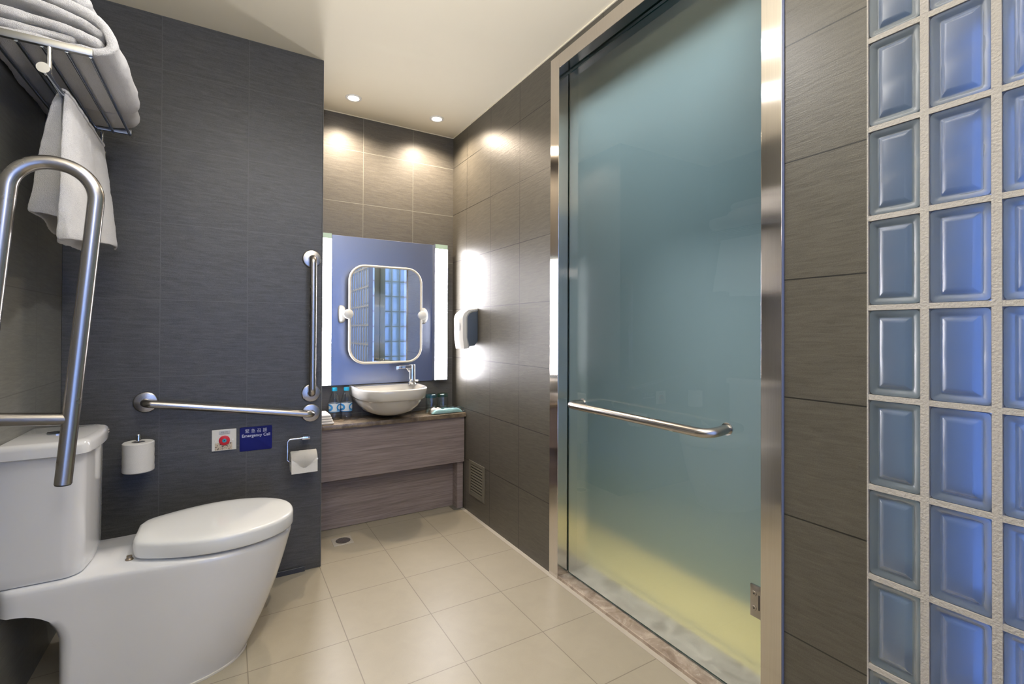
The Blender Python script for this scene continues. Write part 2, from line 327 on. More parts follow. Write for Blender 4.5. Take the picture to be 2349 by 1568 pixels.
def lathe(bm, prof, org, axis='z', seg=32, close=True):
    org = Vector(org); rings = []
    def pt(r, h, a):
        c, s = r * math.cos(a), r * math.sin(a)
        return org + {'z': Vector((c, s, h)), 'y': Vector((c, h, s)), 'x': Vector((h, c, s))}[axis]
    for r, h in prof:
        if r < 1e-6: rings.append([bm.verts.new(pt(0, h, 0))])
        else: rings.append([bm.verts.new(pt(r, h, 2 * PI * k / seg)) for k in range(seg)])
    for a, b in zip(rings, rings[1:]):
        for k in range(seg):
            k2 = (k + 1) % seg
            if len(a) == 1 and len(b) == 1: continue
            if len(a) == 1: bm.faces.new((a[0], b[k2], b[k]))
            elif len(b) == 1: bm.faces.new((a[k], a[k2], b[0]))
            else: bm.faces.new((a[k], a[k2], b[k2], b[k]))
    if close:
        if len(rings[0]) > 1: bm.faces.new(rings[0][::-1])
        if len(rings[-1]) > 1: bm.faces.new(rings[-1])
def LA(prof, org, **k):
    bm = bmesh.new(); lathe(bm, prof, org, **k); return bm
def rrect(x0, x1, y0, y1, r, n=6):
    out = []
    for cx, cy, a0 in ((x1 - r, y1 - r, 0), (x0 + r, y1 - r, PI / 2), (x0 + r, y0 + r, PI), (x1 - r, y0 + r, 1.5 * PI)):
        for k in range(n + 1):
            a = a0 + k / n * PI / 2; out.append((cx + r * math.cos(a), cy + r * math.sin(a)))
    return out
def prism(bm, pts, to3, h0, h1, bev=0.0, mi=0):       # closed outline swept from h0 to h1, rims rounded by bev
    def ins(sc_):
        if sc_ == 0: return pts
        n = len(pts); out = []
        for i in range(n):
            a = Vector(pts[i - 1]); b = Vector(pts[i]); c = Vector(pts[(i + 1) % n])
            t = (c - a); nn = Vector((-t.y, t.x)); nn = nn.normalized() if nn.length > 1e-9 else nn
            out.append((b.x + nn.x * sc_, b.y + nn.y * sc_))
        return out
    area = sum(pts[i - 1][0] * pts[i][1] - pts[i][0] * pts[i - 1][1] for i in range(len(pts)))
    s = 1 if area > 0 else -1; levels = []
    d = 1 if h1 > h0 else -1
    if bev:
        for k in range(4): a = k / 3 * PI / 2; levels.append((bev * (1 - math.sin(a)), h0 + d * bev * (1 - math.cos(a))))
        for k in range(4): a = k / 3 * PI / 2; levels.append((bev * (1 - math.cos(a)), h1 - d * bev * (1 - math.sin(a))))
    else: levels = [(0, h0), (0, h1)]
    rings = [[bm.verts.new(to3(x, y, h)) for x, y in ins(s * i)] for i, h in levels]
    for a, b in zip(rings, rings[1:]):
        for k in range(len(a)):
            f = bm.faces.new((a[k], a[(k + 1) % len(a)], b[(k + 1) % len(a)], b[k])); f.material_index = mi
    f = bm.faces.new(rings[0][::-1]); f.material_index = mi; f = bm.faces.new(rings[-1]); f.material_index = mi
XY = lambda x, y, h: Vector((x, y, h))
XZ = lambda x, z, h: Vector((x, h, z))
YZ = lambda y, z, h: Vector((h, y, z))
def PR(*a, **k):
    bm = bmesh.new(); prism(bm, *a, **k); return bm
def loft(bm, rings, cap0=True, cap1=True, closed=True):
    vr = [[bm.verts.new(p) for p in r] for r in rings]; n = len(vr[0])
    for a, b in zip(vr, vr[1:]):
        for k in range(n if closed else n - 1): bm.faces.new((a[k], a[(k + 1) % n], b[(k + 1) % n], b[k]))
    if cap0: bm.faces.new(vr[0][::-1])
    if cap1: bm.faces.new(vr[-1])
    return vr
def text_mesh(name, txt, size, mat, parent, origin, face='-y', extrude=0.0004, bold=0.0, spacing=1.0, width=None, align='CENTER'):
    cu = bpy.data.curves.new('lettering', 'FONT'); cu.body = txt; cu.size = size; cu.align_x = align; cu.extrude = extrude; cu.offset = bold; cu.space_character = spacing
    o = bpy.data.objects.new('lettering', cu); COL.objects.link(o)
    dg = bpy.context.evaluated_depsgraph_get(); dg.update()
    me = bpy.data.meshes.new_from_object(o.evaluated_get(dg)); COL.objects.unlink(o); bpy.data.objects.remove(o)
    if width:
        xs = [v.co.x for v in me.vertices]; k = width / (max(xs) - min(xs))
        for v in me.vertices: v.co.x *= k
    og = Vector(origin)
    for v in me.vertices:
        x, y, z = v.co
        if face == '-y': v.co = og + Vector((x, -z, y))
        elif face == '+x': v.co = og + Vector((z, x, y))
    me.materials.clear(); me.materials.append(mat)
    t = bpy.data.objects.new(name, me); COL.objects.link(t)
    t.parent = parent
    if parent.type == 'EMPTY': t.matrix_parent_inverse = Matrix.Translation(parent.location).inverted()
    return t

# ================================================================ SETTING
bm = bmesh.new(); box(bm, L - 0.1, R + 0.001, YF - 0.12, D + 0.1, -0.08, 0.0); struct(finish('floor', bm, M['floor'], smooth=0), 'beige square tiled floor')
bm = bmesh.new(); box(bm, L - 0.1, 2.75, YF - 0.12, D + 0.1, CH, CH + 0.08); struct(finish('ceiling', bm, M['ceiling'], smooth=0), 'cream painted ceiling')
bm = bmesh.new(); box(bm, L - 0.1, L, YF - 0.12, D + 0.1, 0, CH); struct(finish('wall_left', bm, M['tile_left'], smooth=0), 'dark tiled wall behind the toilet cistern')
bm = bmesh.new(); box(bm, L, P, E, D, 0, CH, bev=0.0015, seg=1); struct(finish('wall_partition', bm, M['tile_grey'], smooth=0), 'dark grey tiled partition carrying the grab bars')
bm = bmesh.new(); box(bm, P, R, D, D + 0.1, 0, CH); struct(finish('wall_back', bm, M['tile_niche'], smooth=0), 'tiled back wall of the washbasin niche')
# right wall: tiled pieces round the door opening (y 0.70-1.734, to z 2.281)
bm = bmesh.new()
box(bm, R, R + 0.09, 1.700, D + 0.1, 0, CH); box(bm, R, R + 0.09, 0.5106, 0.735, 0, CH); box(bm, R, R + 0.09, 0.735, 1.700, 2.25, CH)
struct(finish('wall_right', bm, M['tile_right'], smooth=0), 'long tiled wall with the glass door')
# shower room behind the door
bm = bmesh.new(); box(bm, R + 0.09, 2.75, 0.3, 2.4, -0.10, -0.03); struct(finish('floor_shower', bm, M['shower_floor'], smooth=0), 'yellow stone shower floor')
bm = bmesh.new(); box(bm, 1.83, 1.93, 0.3, 2.4, -0.10, CH); box(bm, R + 0.09, 1.93, 2.3, 2.4, -0.10, CH); box(bm, R + 0.09, 1.93, 0.36, 0.44, -0.10, CH)
struct(finish('wall_shower', bm, M['shower_wall'], smooth=0), 'pale blue shower walls behind the frosted door')
# added wall outside the glass blocks, holds back the world light
bm = bmesh.new(); box(bm, 2.05, 2.15, -3.2, 0.30, -0.1, 2.5); box(bm, R + BT_OUT, 2.15, -3.2, 0.30, -0.12, -0.1)
struct(finish('wall_blocker', bm, simple('blue grey blocker plaster', (0.20, 0.26, 0.42), 0.8), smooth=0), 'added blue grey wall beyond the glass blocks, cutting the sky light')
# light skirting joint between floor and right wall
bm = bmesh.new(); box(bm, R - 0.022, R + 0.001, -0.7, D - 0.18, -0.001, 0.0015); struct(finish('trim_1', bm, simple('pale grey floor joint', (0.47, 0.43, 0.37), 0.5), smooth=0), 'pale joint strip along the right wall')
bm = bmesh.new(); box(bm, P - 0.0, P + 0.0035, E, D, 0, CH, bev=0.0008, seg=1)
struct(finish('trim_2', bm, simple('grey corner bead', (0.13, 0.135, 0.14), 0.5), smooth=0), 'slim corner bead at the end of the partition')
# ceiling shadow bead
bm = bmesh.new(); box(bm, P + 0.006, R - 0.005, D - 0.005, D, CH - 0.004, CH); box(bm, R - 0.005, R, 0.5, D, CH - 0.004, CH)
struct(finish('trim_3', bm, M['ceiling'], smooth=0), 'thin plaster bead under the ceiling')

bm = bmesh.new(); box(bm, L, 0.302, E - 0.010, E, 0, 0.022, bev=0.001, seg=1)  # low dark strip along the partition foot, short of its free end
struct(finish('foot_strip_1', bm, simple('dark blue grey strip', (0.035, 0.038, 0.045), 0.4), smooth=0), 'low dark strip along the foot of the partition')
# ---- marble threshold
bm = bmesh.new(); box(bm, R - 0.002, 1.425, 0.735, 1.700, -0.03, 0.014, bev=0.002); struct(finish('trim_4', bm, M['sill'], smooth=0), 'beige brown marble threshold under the door')

# ---- door: frame, glass, handle, hinge
door = bpy.data.objects.new('door_1', None); COL.objects.link(door); door.location = (R, 1.2, 0); struct(door, 'frosted glass door in a wide stainless steel frame')
door['category'] = 'door'
bm = bmesh.new()
fx0, fx1 = R - 0.006, 1.40
box(bm, fx0, fx1, 1.672, 1.734, 0.0, 2.2815, bev=0.0012)
box(bm, fx0, fx1, 0.7002, 0.7566, 0.0, 2.2815, bev=0.0012)
box(bm, fx0, fx1, 0.7566, 1.672, 2.222, 2.2815, bev=0.0012)
finish('door_frame', bm, M['brushed'], door, smooth=0)
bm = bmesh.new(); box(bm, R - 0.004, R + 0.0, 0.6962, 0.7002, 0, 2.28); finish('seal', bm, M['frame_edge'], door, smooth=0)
gx0, gx1, gy0, gy1, gz0, gz1 = 1.286, 1.296, 0.760, 1.668, 0.022, 2.212
bm = bmesh.new(); box(bm, gx0, gx1, gy0, gy1, gz0, gz1)
for f in bm.faces:
    n = f.normal; f.material_index = 0 if n.x < -0.5 else (1 if n.x > 0.5 else 2)
finish('glass_panel', bm, None, door, smooth=0, mats=[M['door_clear'], M['door_frost'], M['door_edge']])
pts = fillet([(gx0, 1.565, 0.775), (1.20, 1.565, 0.775), (1.20, 0.893, 0.777), (gx0, 0.893, 0.785)], [0.055, 0.075], 10)
hd = finish('handle', T(pts, 0.0145, seg=24), M['steel'], door)
for y, z in ((1.565, 0.775), (0.893, 0.785)):
    sub('flange', LA([(0.0, -0.004), (0.019, -0.004), (0.019, 0), (0, 0)], (gx0, y, z), axis='x'), M['chrome'], hd)
bm = bmesh.new(); box(bm, gx0 - 0.006, gx0, 0.7566, 0.8165, 0.272, 0.362, bev=0.001)
hg = finish('hinge', bm, M['steel'], door)
for z in (0.297, 0.338):
    s_ = sub('screw', LA([(0, -0.0015), (0.0062, -0.0015), (0.007, 0), (0, 0)], (gx0 - 0.006, 0.8045, z), axis='x', seg=20), M['steel'], hg)
    sub('screw_socket', LA([(0, -0.0019), (0.0026, -0.0019), (0.0026, 0), (0, 0)], (gx0 - 0.006, 0.8045, z), axis='x', seg=6), M['black'], hg)
sub('slot', B(gx0 - 0.0064, gx0 - 0.004, 0.7885, 0.7920, 0.296, 0.338), M['black'], hg, smooth=0)

# ---- glass block walls
def block_mesh(w_, h_, t_):
    bm = bmesh.new(); d = 0.006
    def ring(ins, x):
        r = max(0.001, 0.008 - ins * 0.3)
        return [Vector((x, y, z)) for y, z in rrect(-w_ / 2 + ins, w_ / 2 - ins, -h_ / 2 + ins, h_ / 2 - ins, r, 3)]
    # front face towards -x: flat rim, sunk groove, raised pillow pane
    prof = [(0.0, 0.003), (0.0015, 0.0), (0.009, 0.0), (0.0135, 0.006), (0.017, 0.006), (0.0215, 0.0015), (0.028, 0.0)]
    vr = loft(bm, [ring(i, x) for i, x in prof], cap0=False, cap1=True)
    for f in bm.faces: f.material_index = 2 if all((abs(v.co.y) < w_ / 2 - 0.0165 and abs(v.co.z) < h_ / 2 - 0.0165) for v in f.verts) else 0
    nf = len(bm.faces)
    vb = [[bm.verts.new(p) for p in ring(0.0, t_)], [bm.verts.new(p) for p in ring(0.012, t_)]]
    n = len(vb[0])
    for k in range(n): bm.faces.new((vb[0][k], vb[0][(k + 1) % n], vb[1][(k + 1) % n], vb[1][k])).material_index = 1
    bm.faces.new(vb[1]).material_index = 1
    me = bpy.data.meshes.new('glass_block'); bm.normal_update(); bm.to_mesh(me); bm.free()
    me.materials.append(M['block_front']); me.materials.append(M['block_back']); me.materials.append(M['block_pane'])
    me.shade_smooth(); me.set_sharp_from_angle(angle=math.radians(50))
    return me
BW, BH, BT = 0.0935, 0.1885, 0.078
PY, PZ = 0.1078, 0.2002
wcols = 12; z_off = 0.9302
zs = [z_off + k * PZ for k in range(-5, 8)]
ys = [0.4072 - i * PY for i in range(-1, wcols)]
win = bpy.data.objects.new('window_1', None); COL.objects.link(win); win.location = (R, 0, 0); struct(win, 'glass block wall with grey mortar joints')
bm = bmesh.new()
g = (PY - BW) / 2; gz = (PZ - BH) / 2
for i, y in enumerate(ys):
    y0 = y - g; y1 = y + g
    if i == 0: y0, y1 = 0.4072 + PY - g - 0.0, 0.5106
    box(bm, R - 0.0015, R + BT, y0, y1, 0, CH)
for z in zs:
    z0, z1 = max(0, z - gz), min(CH, z + gz)
    if z1 > z0 + 0.001: box(bm, R - 0.001, R + BT - 0.001, ys[-1] - g, 0.5106, z0, z1)
bmesh.ops.remove_doubles(bm, verts=bm.verts, dist=1e-6)
finish('mortar', bm, M['grout'], win, smooth=0)
bme = block_mesh(BW, BH, BT - 0.004)
rest = bmesh.new(); nvis = 0
for i in range(len(ys) - 1):
    yc = (ys[i] + ys[i + 1]) / 2
    for k in range(len(zs) - 1):
        zc = (zs[k] + zs[k + 1]) / 2
        if zc - BH / 2 > CH: continue
        if i < 4:
            o = bpy.data.objects.new('glass_block', bme); COL.objects.link(o); o.parent = win
            o.matrix_parent_inverse = Matrix.Translation(win.location).inverted(); o.location = (R + 0.002, yc, zc)
        else:
            t = bmesh.new(); t.from_mesh(bme); bmesh.ops.translate(t, verts=t.verts, vec=(R + 0.002, yc, zc)); tm = bpy.data.meshes.new('t'); t.to_mesh(tm); rest.from_mesh(tm); bpy.data.meshes.remove(tm); t.free()
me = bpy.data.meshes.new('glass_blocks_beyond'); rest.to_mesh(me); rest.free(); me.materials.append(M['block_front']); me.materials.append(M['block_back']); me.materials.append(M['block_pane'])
me.shade_smooth(); me.set_sharp_from_angle(angle=math.radians(50))
o = bpy.data.objects.new('glass_block_field', me); COL.objects.link(o); o.parent = win; o.matrix_parent_inverse = Matrix.Translation(win.location).inverted(); o['kind'] = 'stuff'
# rear wall of the same blocks, seen only in the mirrors
win2 = bpy.data.objects.new('window_2', None); COL.objects.link(win2); win2.location = (0, YF, 0); struct(win2, 'rear glass block wall seen in the mirror')
xs = [R - 0.006 - i * PY for i in range(0, 17)]
bm = bmesh.new()
for x in xs: box(bm, x - g, x + g, YF - BT, YF + 0.0015, 0, CH)
for z in zs:
    z0, z1 = max(0, z - gz), min(CH, z + gz)
    if z1 > z0 + 0.001: box(bm, L, R, YF - BT + 0.001, YF + 0.001, z0, z1)
finish('mortar', bm, M['grout'], win2, smooth=0)
rest = bmesh.new(); rot = Matrix.Rotation(-PI / 2, 4, 'Z')
for i in range(len(xs) - 1):
    for k in range(len(zs) - 1):
        zc = (zs[k] + zs[k + 1]) / 2
        t = bmesh.new(); t.from_mesh(bme); bmesh.ops.transform(t, matrix=Matrix.Translation(((xs[i] + xs[i + 1]) / 2, YF - 0.002, zc)) @ rot, verts=t.verts)
        tm = bpy.data.meshes.new('t'); t.to_mesh(tm); rest.from_mesh(tm); bpy.data.meshes.remove(tm); t.free()
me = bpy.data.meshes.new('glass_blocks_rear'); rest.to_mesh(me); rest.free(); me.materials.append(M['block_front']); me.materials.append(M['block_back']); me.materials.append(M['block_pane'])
me.shade_smooth(); me.set_sharp_from_angle(angle=math.radians(50))
o = bpy.data.objects.new('glass_block_field', me); COL.objects.link(o); o.parent = win2; o.matrix_parent_inverse = Matrix.Translation(win2.location).inverted(); o['kind'] = 'stuff'

# ================================================================ CEILING LAMPS
def downlight(x, y, label, power, col, mat, angle, group):
    t = thing('downlight', label, 'ceiling light', (x, y, CH), group)
    finish('trim_ring', LA([(0.041, 0.0), (0.041, -0.003), (0.036, -0.0055), (0.029, -0.004), (0.027, -0.001), (0.027, 0.0)], (x, y, CH), close=False), M['white'], t)
    finish('lamp_glass', LA([(0.0, -0.0032), (0.016, -0.0032), (0.0265, -0.0012), (0.0265, 0)], (x, y, CH), close=False), mat, t)
    spot('lamp_light', (x, y, CH - 0.02), power, col, 0.022, angle, 0.7, t, target=(x, y, 0))
    return t
downlight(0.566, 2.60, 'small round recessed downlight above the left half of the mirror', NICHE_W, WARM, M['lamp'], 150, 'downlights over the washbasin')
downlight(1.038, 2.603, 'small round recessed downlight nearest the tiled corner', NICHE_W, WARM, M['lamp'], 150, 'downlights over the washbasin')
downlight(0.50, 1.15, 'round recessed downlight over the middle of the room', KEY_W, NEUT, M['lampn'], 160, 'downlights over the room')
downlight(0.11, 1.384, 'round recessed downlight nearest the toilet', ROOM_W, NEUT, M['lampn'], 160, 'downlights over the room')
# added opal bowl lamp above the view, lifts ceiling and room light
GX, GY = 0.0, 0.10
t = thing('fill_pendant', 'added opal bowl pendant out of view, filling the room with light', 'ceiling light', (GX, GY, CH))
finish('base_plate', LA([(0.0, 0), (0.06, 0), (0.06, -0.02), (0, -0.02)], (GX, GY, CH)), M['white'], t)
GZ = 1.60
finish('stem', T([(GX, GY, CH - 0.02), (GX, GY, GZ + 0.02)], 0.008), M['chrome'], t)
finish('opal_bowl', LA([(0.0, -0.065), (0.04, -0.060), (0.08, -0.040), (0.105, -0.010), (0.110, 0.0), (0.103, 0.0), (0.076, -0.034), (0.04, -0.052), (0.0, -0.057)], (GX, GY, GZ), close=False), M['dome'], t)
spot('fill_uplight', (GX, GY, GZ + 0.03), FILL_UP_W, NEUT, 0.06, 172, 0.6, t, target=(GX, GY + 0.001, CH))

# added strip hidden behind the door header, brightens the shower room
t = thing('shower_fill_strip', 'added slim fill strip hidden behind the shower door header', 'fill light', (1.43, 1.2, 2.26))
bm = bmesh.new(); box(bm, 1.401, 1.412, 0.8, 1.62, 2.25, 2.275); finish('strip_body', bm, M['white'], t, smooth=0)
d = bpy.data.lights.new('shower_fill_light', 'AREA'); d.shape = 'RECTANGLE'; d.size = 0.86; d.size_y = 0.03; d.energy = SHOWER_FILL_W; d.color = (1.0, 0.95, 0.88)
o = bpy.data.objects.new('shower_fill_light', d); COL.objects.link(o); o.parent = t; o.matrix_parent_inverse = Matrix.Translation(t.location).inverted()
zz = Vector((0.06, 0, 1.0)).normalized(); xx = Vector((0, 1, 0)); yy = zz.cross(xx)
o.location = (1.418, 1.21, 2.262); o.rotation_euler = Matrix((xx, yy, zz)).transposed().to_euler(); d.spread = math.radians(66)

# ================================================================ TOILET
TC = 1.888
t = thing('toilet', 'white close-coupled ceramic toilet standing against the left wall', 'toilet', (-0.15, TC, 0))
def smooth01(x): x = max(0, min(1, x)); return x * x * (3 - 2 * x)
def bowl_half(xb, xf, wb, wm, n=44, rc=0.02):
    xm = xf - 0.235; pts = []
    for k in range(n + 1):
        q = k / n
        if q < 0.45:
            x = xb + (xm - xb) * (q / 0.45); wv = wb + (wm - wb) * smooth01((x - (-0.33)) / (xm + 0.33))
            dx = x - xb
            if dx < rc: wv -= rc - math.sqrt(max(0, rc * rc - (rc - dx) ** 2))
        else:
            a = (q - 0.45) / 0.55 * PI / 2; x = xm + (xf - xm) * math.sin(a); wv = wm * math.cos(a) ** 0.92 if a < PI / 2 - 1e-6 else 0
        pts.append((x, wv))
    return pts
def bowl_ring(z, xb, xf, wb, wm, rc=0.02):
    h = bowl_half(xb, xf, wb, wm, rc=rc)
    return [Vector((x, TC - wv, z)) for x, wv in h] + [Vector((x, TC + wv, z)) for x, wv in reversed(h[:-1])]
bm = bmesh.new(); rings = []
ARX, ARZ0, ARZ1 = -0.392, 0.215, 0.318
levels = [0.0, 0.01, 0.03, 0.07, 0.12, 0.17, 0.20, 0.215] + [0.215 + 0.103 * math.sin(a / 10 * PI / 2) for a in range(1, 11)] + [0.335, 0.355, 0.372, 0.380, 0.386]
TOPZ = 0.386
for z in levels:
    q = z / TOPZ
    xf = 0.058 + (0.203 - 0.058) * (q ** 0.93) + 0.012 * math.sin(PI * q)
    wm = 0.160 + 0.019 * q + 0.004 * math.sin(PI * q)
    wb = 0.147
    if z <= ARZ0: xb = ARX
    elif z < ARZ1: xb = ARX - (ARX - (L + 0.002)) * (1 - math.sqrt(max(0, 1 - ((z - ARZ0) / (ARZ1 - ARZ0)) ** 2)))
    else: xb = L + 0.002
    ins = 0
    if z > 0.372: ins = 0.0085 * (1 - math.sqrt(max(0, 1 - ((z - 0.372) / 0.0141) ** 2)))
    rings.append(bowl_ring(z, xb, xf - ins, wb - ins, wm - ins))
loft(bm, rings)
finish('bowl', bm, M['ceramic'], t, smooth=55)
# silicone bead
bm = bmesh.new(); prism(bm, [(p.x, p.y) for p in bowl_ring(0, ARX - 0.004, 0.064, 0.151, 0.165)], XY, 0.0005, 0.006); finish('silicone_bead', bm, simple('white silicone', (0.75, 0.72, 0.66), 0.5), t)
# tank
def trap(x0, x1, y0, y1, rb, rf, bulge=0.0, n=7):
    out = []
    def arc(cx, cy, r, a0):
        for k in range(n + 1):
            a = a0 + k / n * PI / 2; out.append((cx + r * math.cos(a), cy + r * math.sin(a)))
    arc(x1 - rf, y1 - rf, rf, 0); arc(x0 + rb, y1 - rb, rb, PI / 2); arc(x0 + rb, y0 + rb, rb, PI); arc(x1 - rf, y0 + rf, rf, 1.5 * PI)
    if bulge:
        res = []
        for i, p in enumerate(out): res.append(p)
        m_ = [(x1 + bulge * (1 - ((q - 0.5) * 2) ** 2), y0 + rf + (y1 - y0 - 2 * rf) * q) for q in (0.1, 0.3, 0.5, 0.7, 0.9)]
        res += m_; out = res
    return out
bm = bmesh.new(); rings = []
for z, ins in ((0.3875, 0.012), (0.390, 0.006), (0.396, 0.003), (0.42, 0.002), (0.55, 0.0015), (0.70, 0.0), (0.726, 0.0)):
    rings.append([Vector((x, y, z)) for x, y in trap(L + 0.002, -0.343 - ins, 1.752 + ins, 2.034 - ins, 0.006, 0.045, 0.006)])
loft(bm, rings); finish('cistern', bm, M['ceramic'], t, smooth=50)
bm = bmesh.new(); rings = []
for z, ins in ((0.7275, 0.004), (0.730, 0.0), (0.752, 0.0), (0.760, 0.003), (0.765, 0.009), (0.767, 0.018)):
    rings.append([Vector((x, y, z)) for x, y in trap(L + 0.002, -0.331 - ins, 1.741 + ins, 2.046 - ins, 0.004, 0.04, 0.008)])
loft(bm, rings); lid = finish('cistern_lid', bm, M['ceramic'], t, smooth=50)
fb = finish('flush_button', LA([(0, 0.0), (0.024, 0.0), (0.024, 0.003), (0.021, 0.005), (0, 0.0055)], (-0.43, TC + 0.01, 0.767)), M['darkchrome'], t)
sub('button_split', B(-0.4535, -0.4065, TC + 0.0095, TC + 0.0105, 0.7715, 0.773), M['black'], fb, smooth=0)
bm = bmesh.new(); x_ = -0.3310 + 0.0026
for dz in (0.751, 0.744): box(bm, x_ - 0.004, x_ + 0.0003, 1.980, 1.997, dz - 0.0018, dz + 0.0018)
finish('lid_print', bm, M['mark'], t, smooth=0)
# seat ring and lid
def seat_ring(z, ins, xb=-0.243, xf=0.206, wb=0.092, wm=0.181):
    n = 40; pts = []; xm = xf - 0.215; rc = 0.03
    xb += ins; xf -= ins; wb -= ins * 0.7; wm -= ins
    for k in range(n + 1):
        q = k / n
        if q < 0.5:
            s = q / 0.5; x = xb + (xm - xb) * s; wv = wb + (wm - wb) * math.sin(s * PI / 2) ** 0.85
            dx = x - xb
            if dx < rc: wv -= (rc - math.sqrt(max(0, rc * rc - (rc - dx) ** 2))) * 1.0
        else:
            a = (q - 0.5) / 0.5 * PI / 2; x = xm + (xf - xm) * math.sin(a); wv = wm * math.cos(a) ** 0.9 if k < n else 0
        pts.append((x, wv))
    return [Vector((x, TC - wv, z)) for x, wv in pts] + [Vector((x, TC + wv, z)) for x, wv in reversed(pts[:-1])]
bm = bmesh.new(); loft(bm, [seat_ring(z, i) for z, i in ((0.3905, 0.020), (0.392, 0.016), (0.402, 0.015), (0.404, 0.018))]); finish('seat', bm, M['seat'], t, smooth=60)
bm = bmesh.new(); loft(bm, [seat_ring(z, i) for z, i in ((0.3955, 0.004), (0.3965, 0.001), (0.400, 0.0), (0.432, 0.0), (0.4375, 0.0015), (0.4415, 0.005), (0.4435, 0.011), (0.4455, 0.035), (0.4468, 0.065))]); finish('seat_lid', bm, M['seat'], t, smooth=60)
for y in (TC - 0.075, TC + 0.075):
    finish('seat_hinge', LA([(0, 0), (0.010, 0), (0.010, 0.003), (0.007, 0.006), (0.007, 0.012), (0, 0.012)], (-0.249, y, 0.3862), seg=18), simple('brown brass hinge', (0.25, 0.20, 0.14), 0.35, 0.7), t)

# ================================================================ FOLD-UP GRAB RAIL
YR = 1.55
t = thing('folding_grab_rail', 'satin steel U-shaped fold-up grab rail raised beside the cistern', 'grab rail', (L, YR, 0.86))
A1 = Vector((-0.3409, YR, 0.7007)); A2 = Vector((-0.2790, YR, 1.4370 + 0.02)); dirv = (A2 - A1).normalized()
perp = Vector((-dirv.z, 0, dirv.x))
Wd = 0.158
C1 = A2 + dirv * 0.022; C2 = C1 + perp * Wd; B1 = C2 - dirv * 0.62
C1b = A2 + dirv * 0.012; 
pts = fillet([A1, C1b, C1b + perp * Wd, C1b + perp * Wd - dirv * 0.62], [0.076, 0.076], 14)
finish('bent_tube', T(pts, 0.0168, seg=28), M['steel'], t)
c0 = A1 + dirv * 0.156
finish('cross_tube', T([c0 + perp * 0.004, c0 + perp * 0.1755], 0.0155, seg=24), M['steel'], t)
bm = bmesh.new(); lathe(bm, [(0.0, 0.0), (0.0155, 0.0), (0.0160, 0.003), (0.0, 0.003)], (0, 0, 0)); q = dirv.to_track_quat('Z', 'Y').to_matrix().to_4x4()
bmesh.ops.transform(bm, matrix=Matrix.Translation(A1 - dirv * 0.003) @ q, verts=bm.verts); finish('end_cap', bm, M['black'], t)
bm = bmesh.new(); box(bm, L, L + 0.012, YR - 0.05, YR + 0.05, 0.74, 0.96, bev=0.004); box(bm, L + 0.012, L + 0.05, YR - 0.022, YR + 0.022, 0.80, 0.90, bev=0.004)
finish('wall_bracket', bm, M['steel'], t)

# ================================================================ FIXED GRAB BARS
def grab_bar(name, label, a, b, so=0.05):
    t = thing(name, label, 'grab bar', (a[0], E, a[2]), 'wall grab bars')
    a = Vector(a); b = Vector(b); off = Vector((0, -so, 0)); d = (b - a).normalized()
    pts = fillet([a, a + off, b + off, b], 0.034, 10)
    finish('bar', T(pts, 0.0148, seg=28), M['steel'], t)
    for p in (a, b):
        finish('wall_flange', LA([(0.0, -0.0085), (0.0355, -0.0085), (0.0385, -0.0072), (0.040, -0.0045), (0.040, 0.0), (0, 0)], p, axis='y', seg=40), M['steel'], t)
grab_bar('vertical_grab_bar', 'vertical satin steel grab bar near the end of the dark partition', (0.3238, E, 1.3972), (0.3228, E, 0.793))
grab_bar('horizontal_grab_bar', 'slightly sloping satin steel grab bar above the emergency call sign', (-0.2711, E, 0.7945), (0.3232, E, 0.7034))

# ================================================================ EMERGENCY CALL
t = thing('emergency_call_button', 'white emergency call plate with a red round button', 'call button', (-0.0105, E, 0.62))
bm = bmesh.new(); prism(bm, rrect(-0.0540, 0.0335, 0.5765, 0.6635, 0.002), XZ, E, E - 0.009, bev=0.002); finish('plate', bm, M['white'], t)
finish('label_strip', PR(rrect(-0.0295, 0.011, 0.6425, 0.6575, 0.0008), XZ, E - 0.009, E - 0.0097), simple('silver label', (0.55, 0.56, 0.58), 0.35), t, smooth=0)
text_mesh('label_lettering', '\u7dca\u6025\u53ec\u63f4', 0.0052, M['ink'], t, (-0.0095, E - 0.0098, 0.6508), extrude=0.0001, spacing=1.25)
text_mesh('label_lettering', 'EMERGENCY CALL', 0.0042, M['ink'], t, (-0.0095, E - 0.0098, 0.6445), extrude=0.0001, width=0.035)
bt = finish('button', LA([(0, -0.0145), (0.0165, -0.0145), (0.0195, -0.013), (0.0200, -0.009), (0, -0.009)], (-0.0095, E, 0.6185), axis='y', seg=40), M['red'], t)
sub('button_centre', LA([(0, -0.0158), (0.0078, -0.0158), (0.0078, -0.0145), (0, -0.0145)], (-0.0095, E, 0.6185), axis='y', seg=28), M['teal'], bt)
sub('keyhole', LA([(0, -0.0164), (0.0022, -0.0164), (0.0022, -0.0158), (0, -0.0158)], (-0.0095, E, 0.6185), axis='y', seg=16), M['black'], bt)
def granite():
    mt, nt, b = newmat('speckled grille'); tc = N(nt, 'ShaderNodeTexCoord'); vo = N(nt, 'ShaderNodeTexNoise', Scale=210.0, Detail=2.0); nt.links.new(tc.outputs['Object'], vo.inputs['Vector'])
    cr = nt.nodes.new('ShaderNodeValToRGB'); cr.color_ramp.elements[0].position = 0.38; cr.color_ramp.elements[1].position = 0.47; cr.color_ramp.elements[0].color = (0.05, 0.03, 0.03, 1); cr.color_ramp.elements[1].color = (0.58, 0.50, 0.40, 1)
    nt.links.new(vo.outputs['Fac'], cr.inputs[0]); nt.links.new(cr.outputs[0], b.inputs['Base Color']); return mt
finish('speaker_panel', PR(rrect(-0.0430, 0.0185, 0.5795, 0.6085, 0.002), XZ, E - 0.009, E - 0.0094), granite(), t, smooth=0)
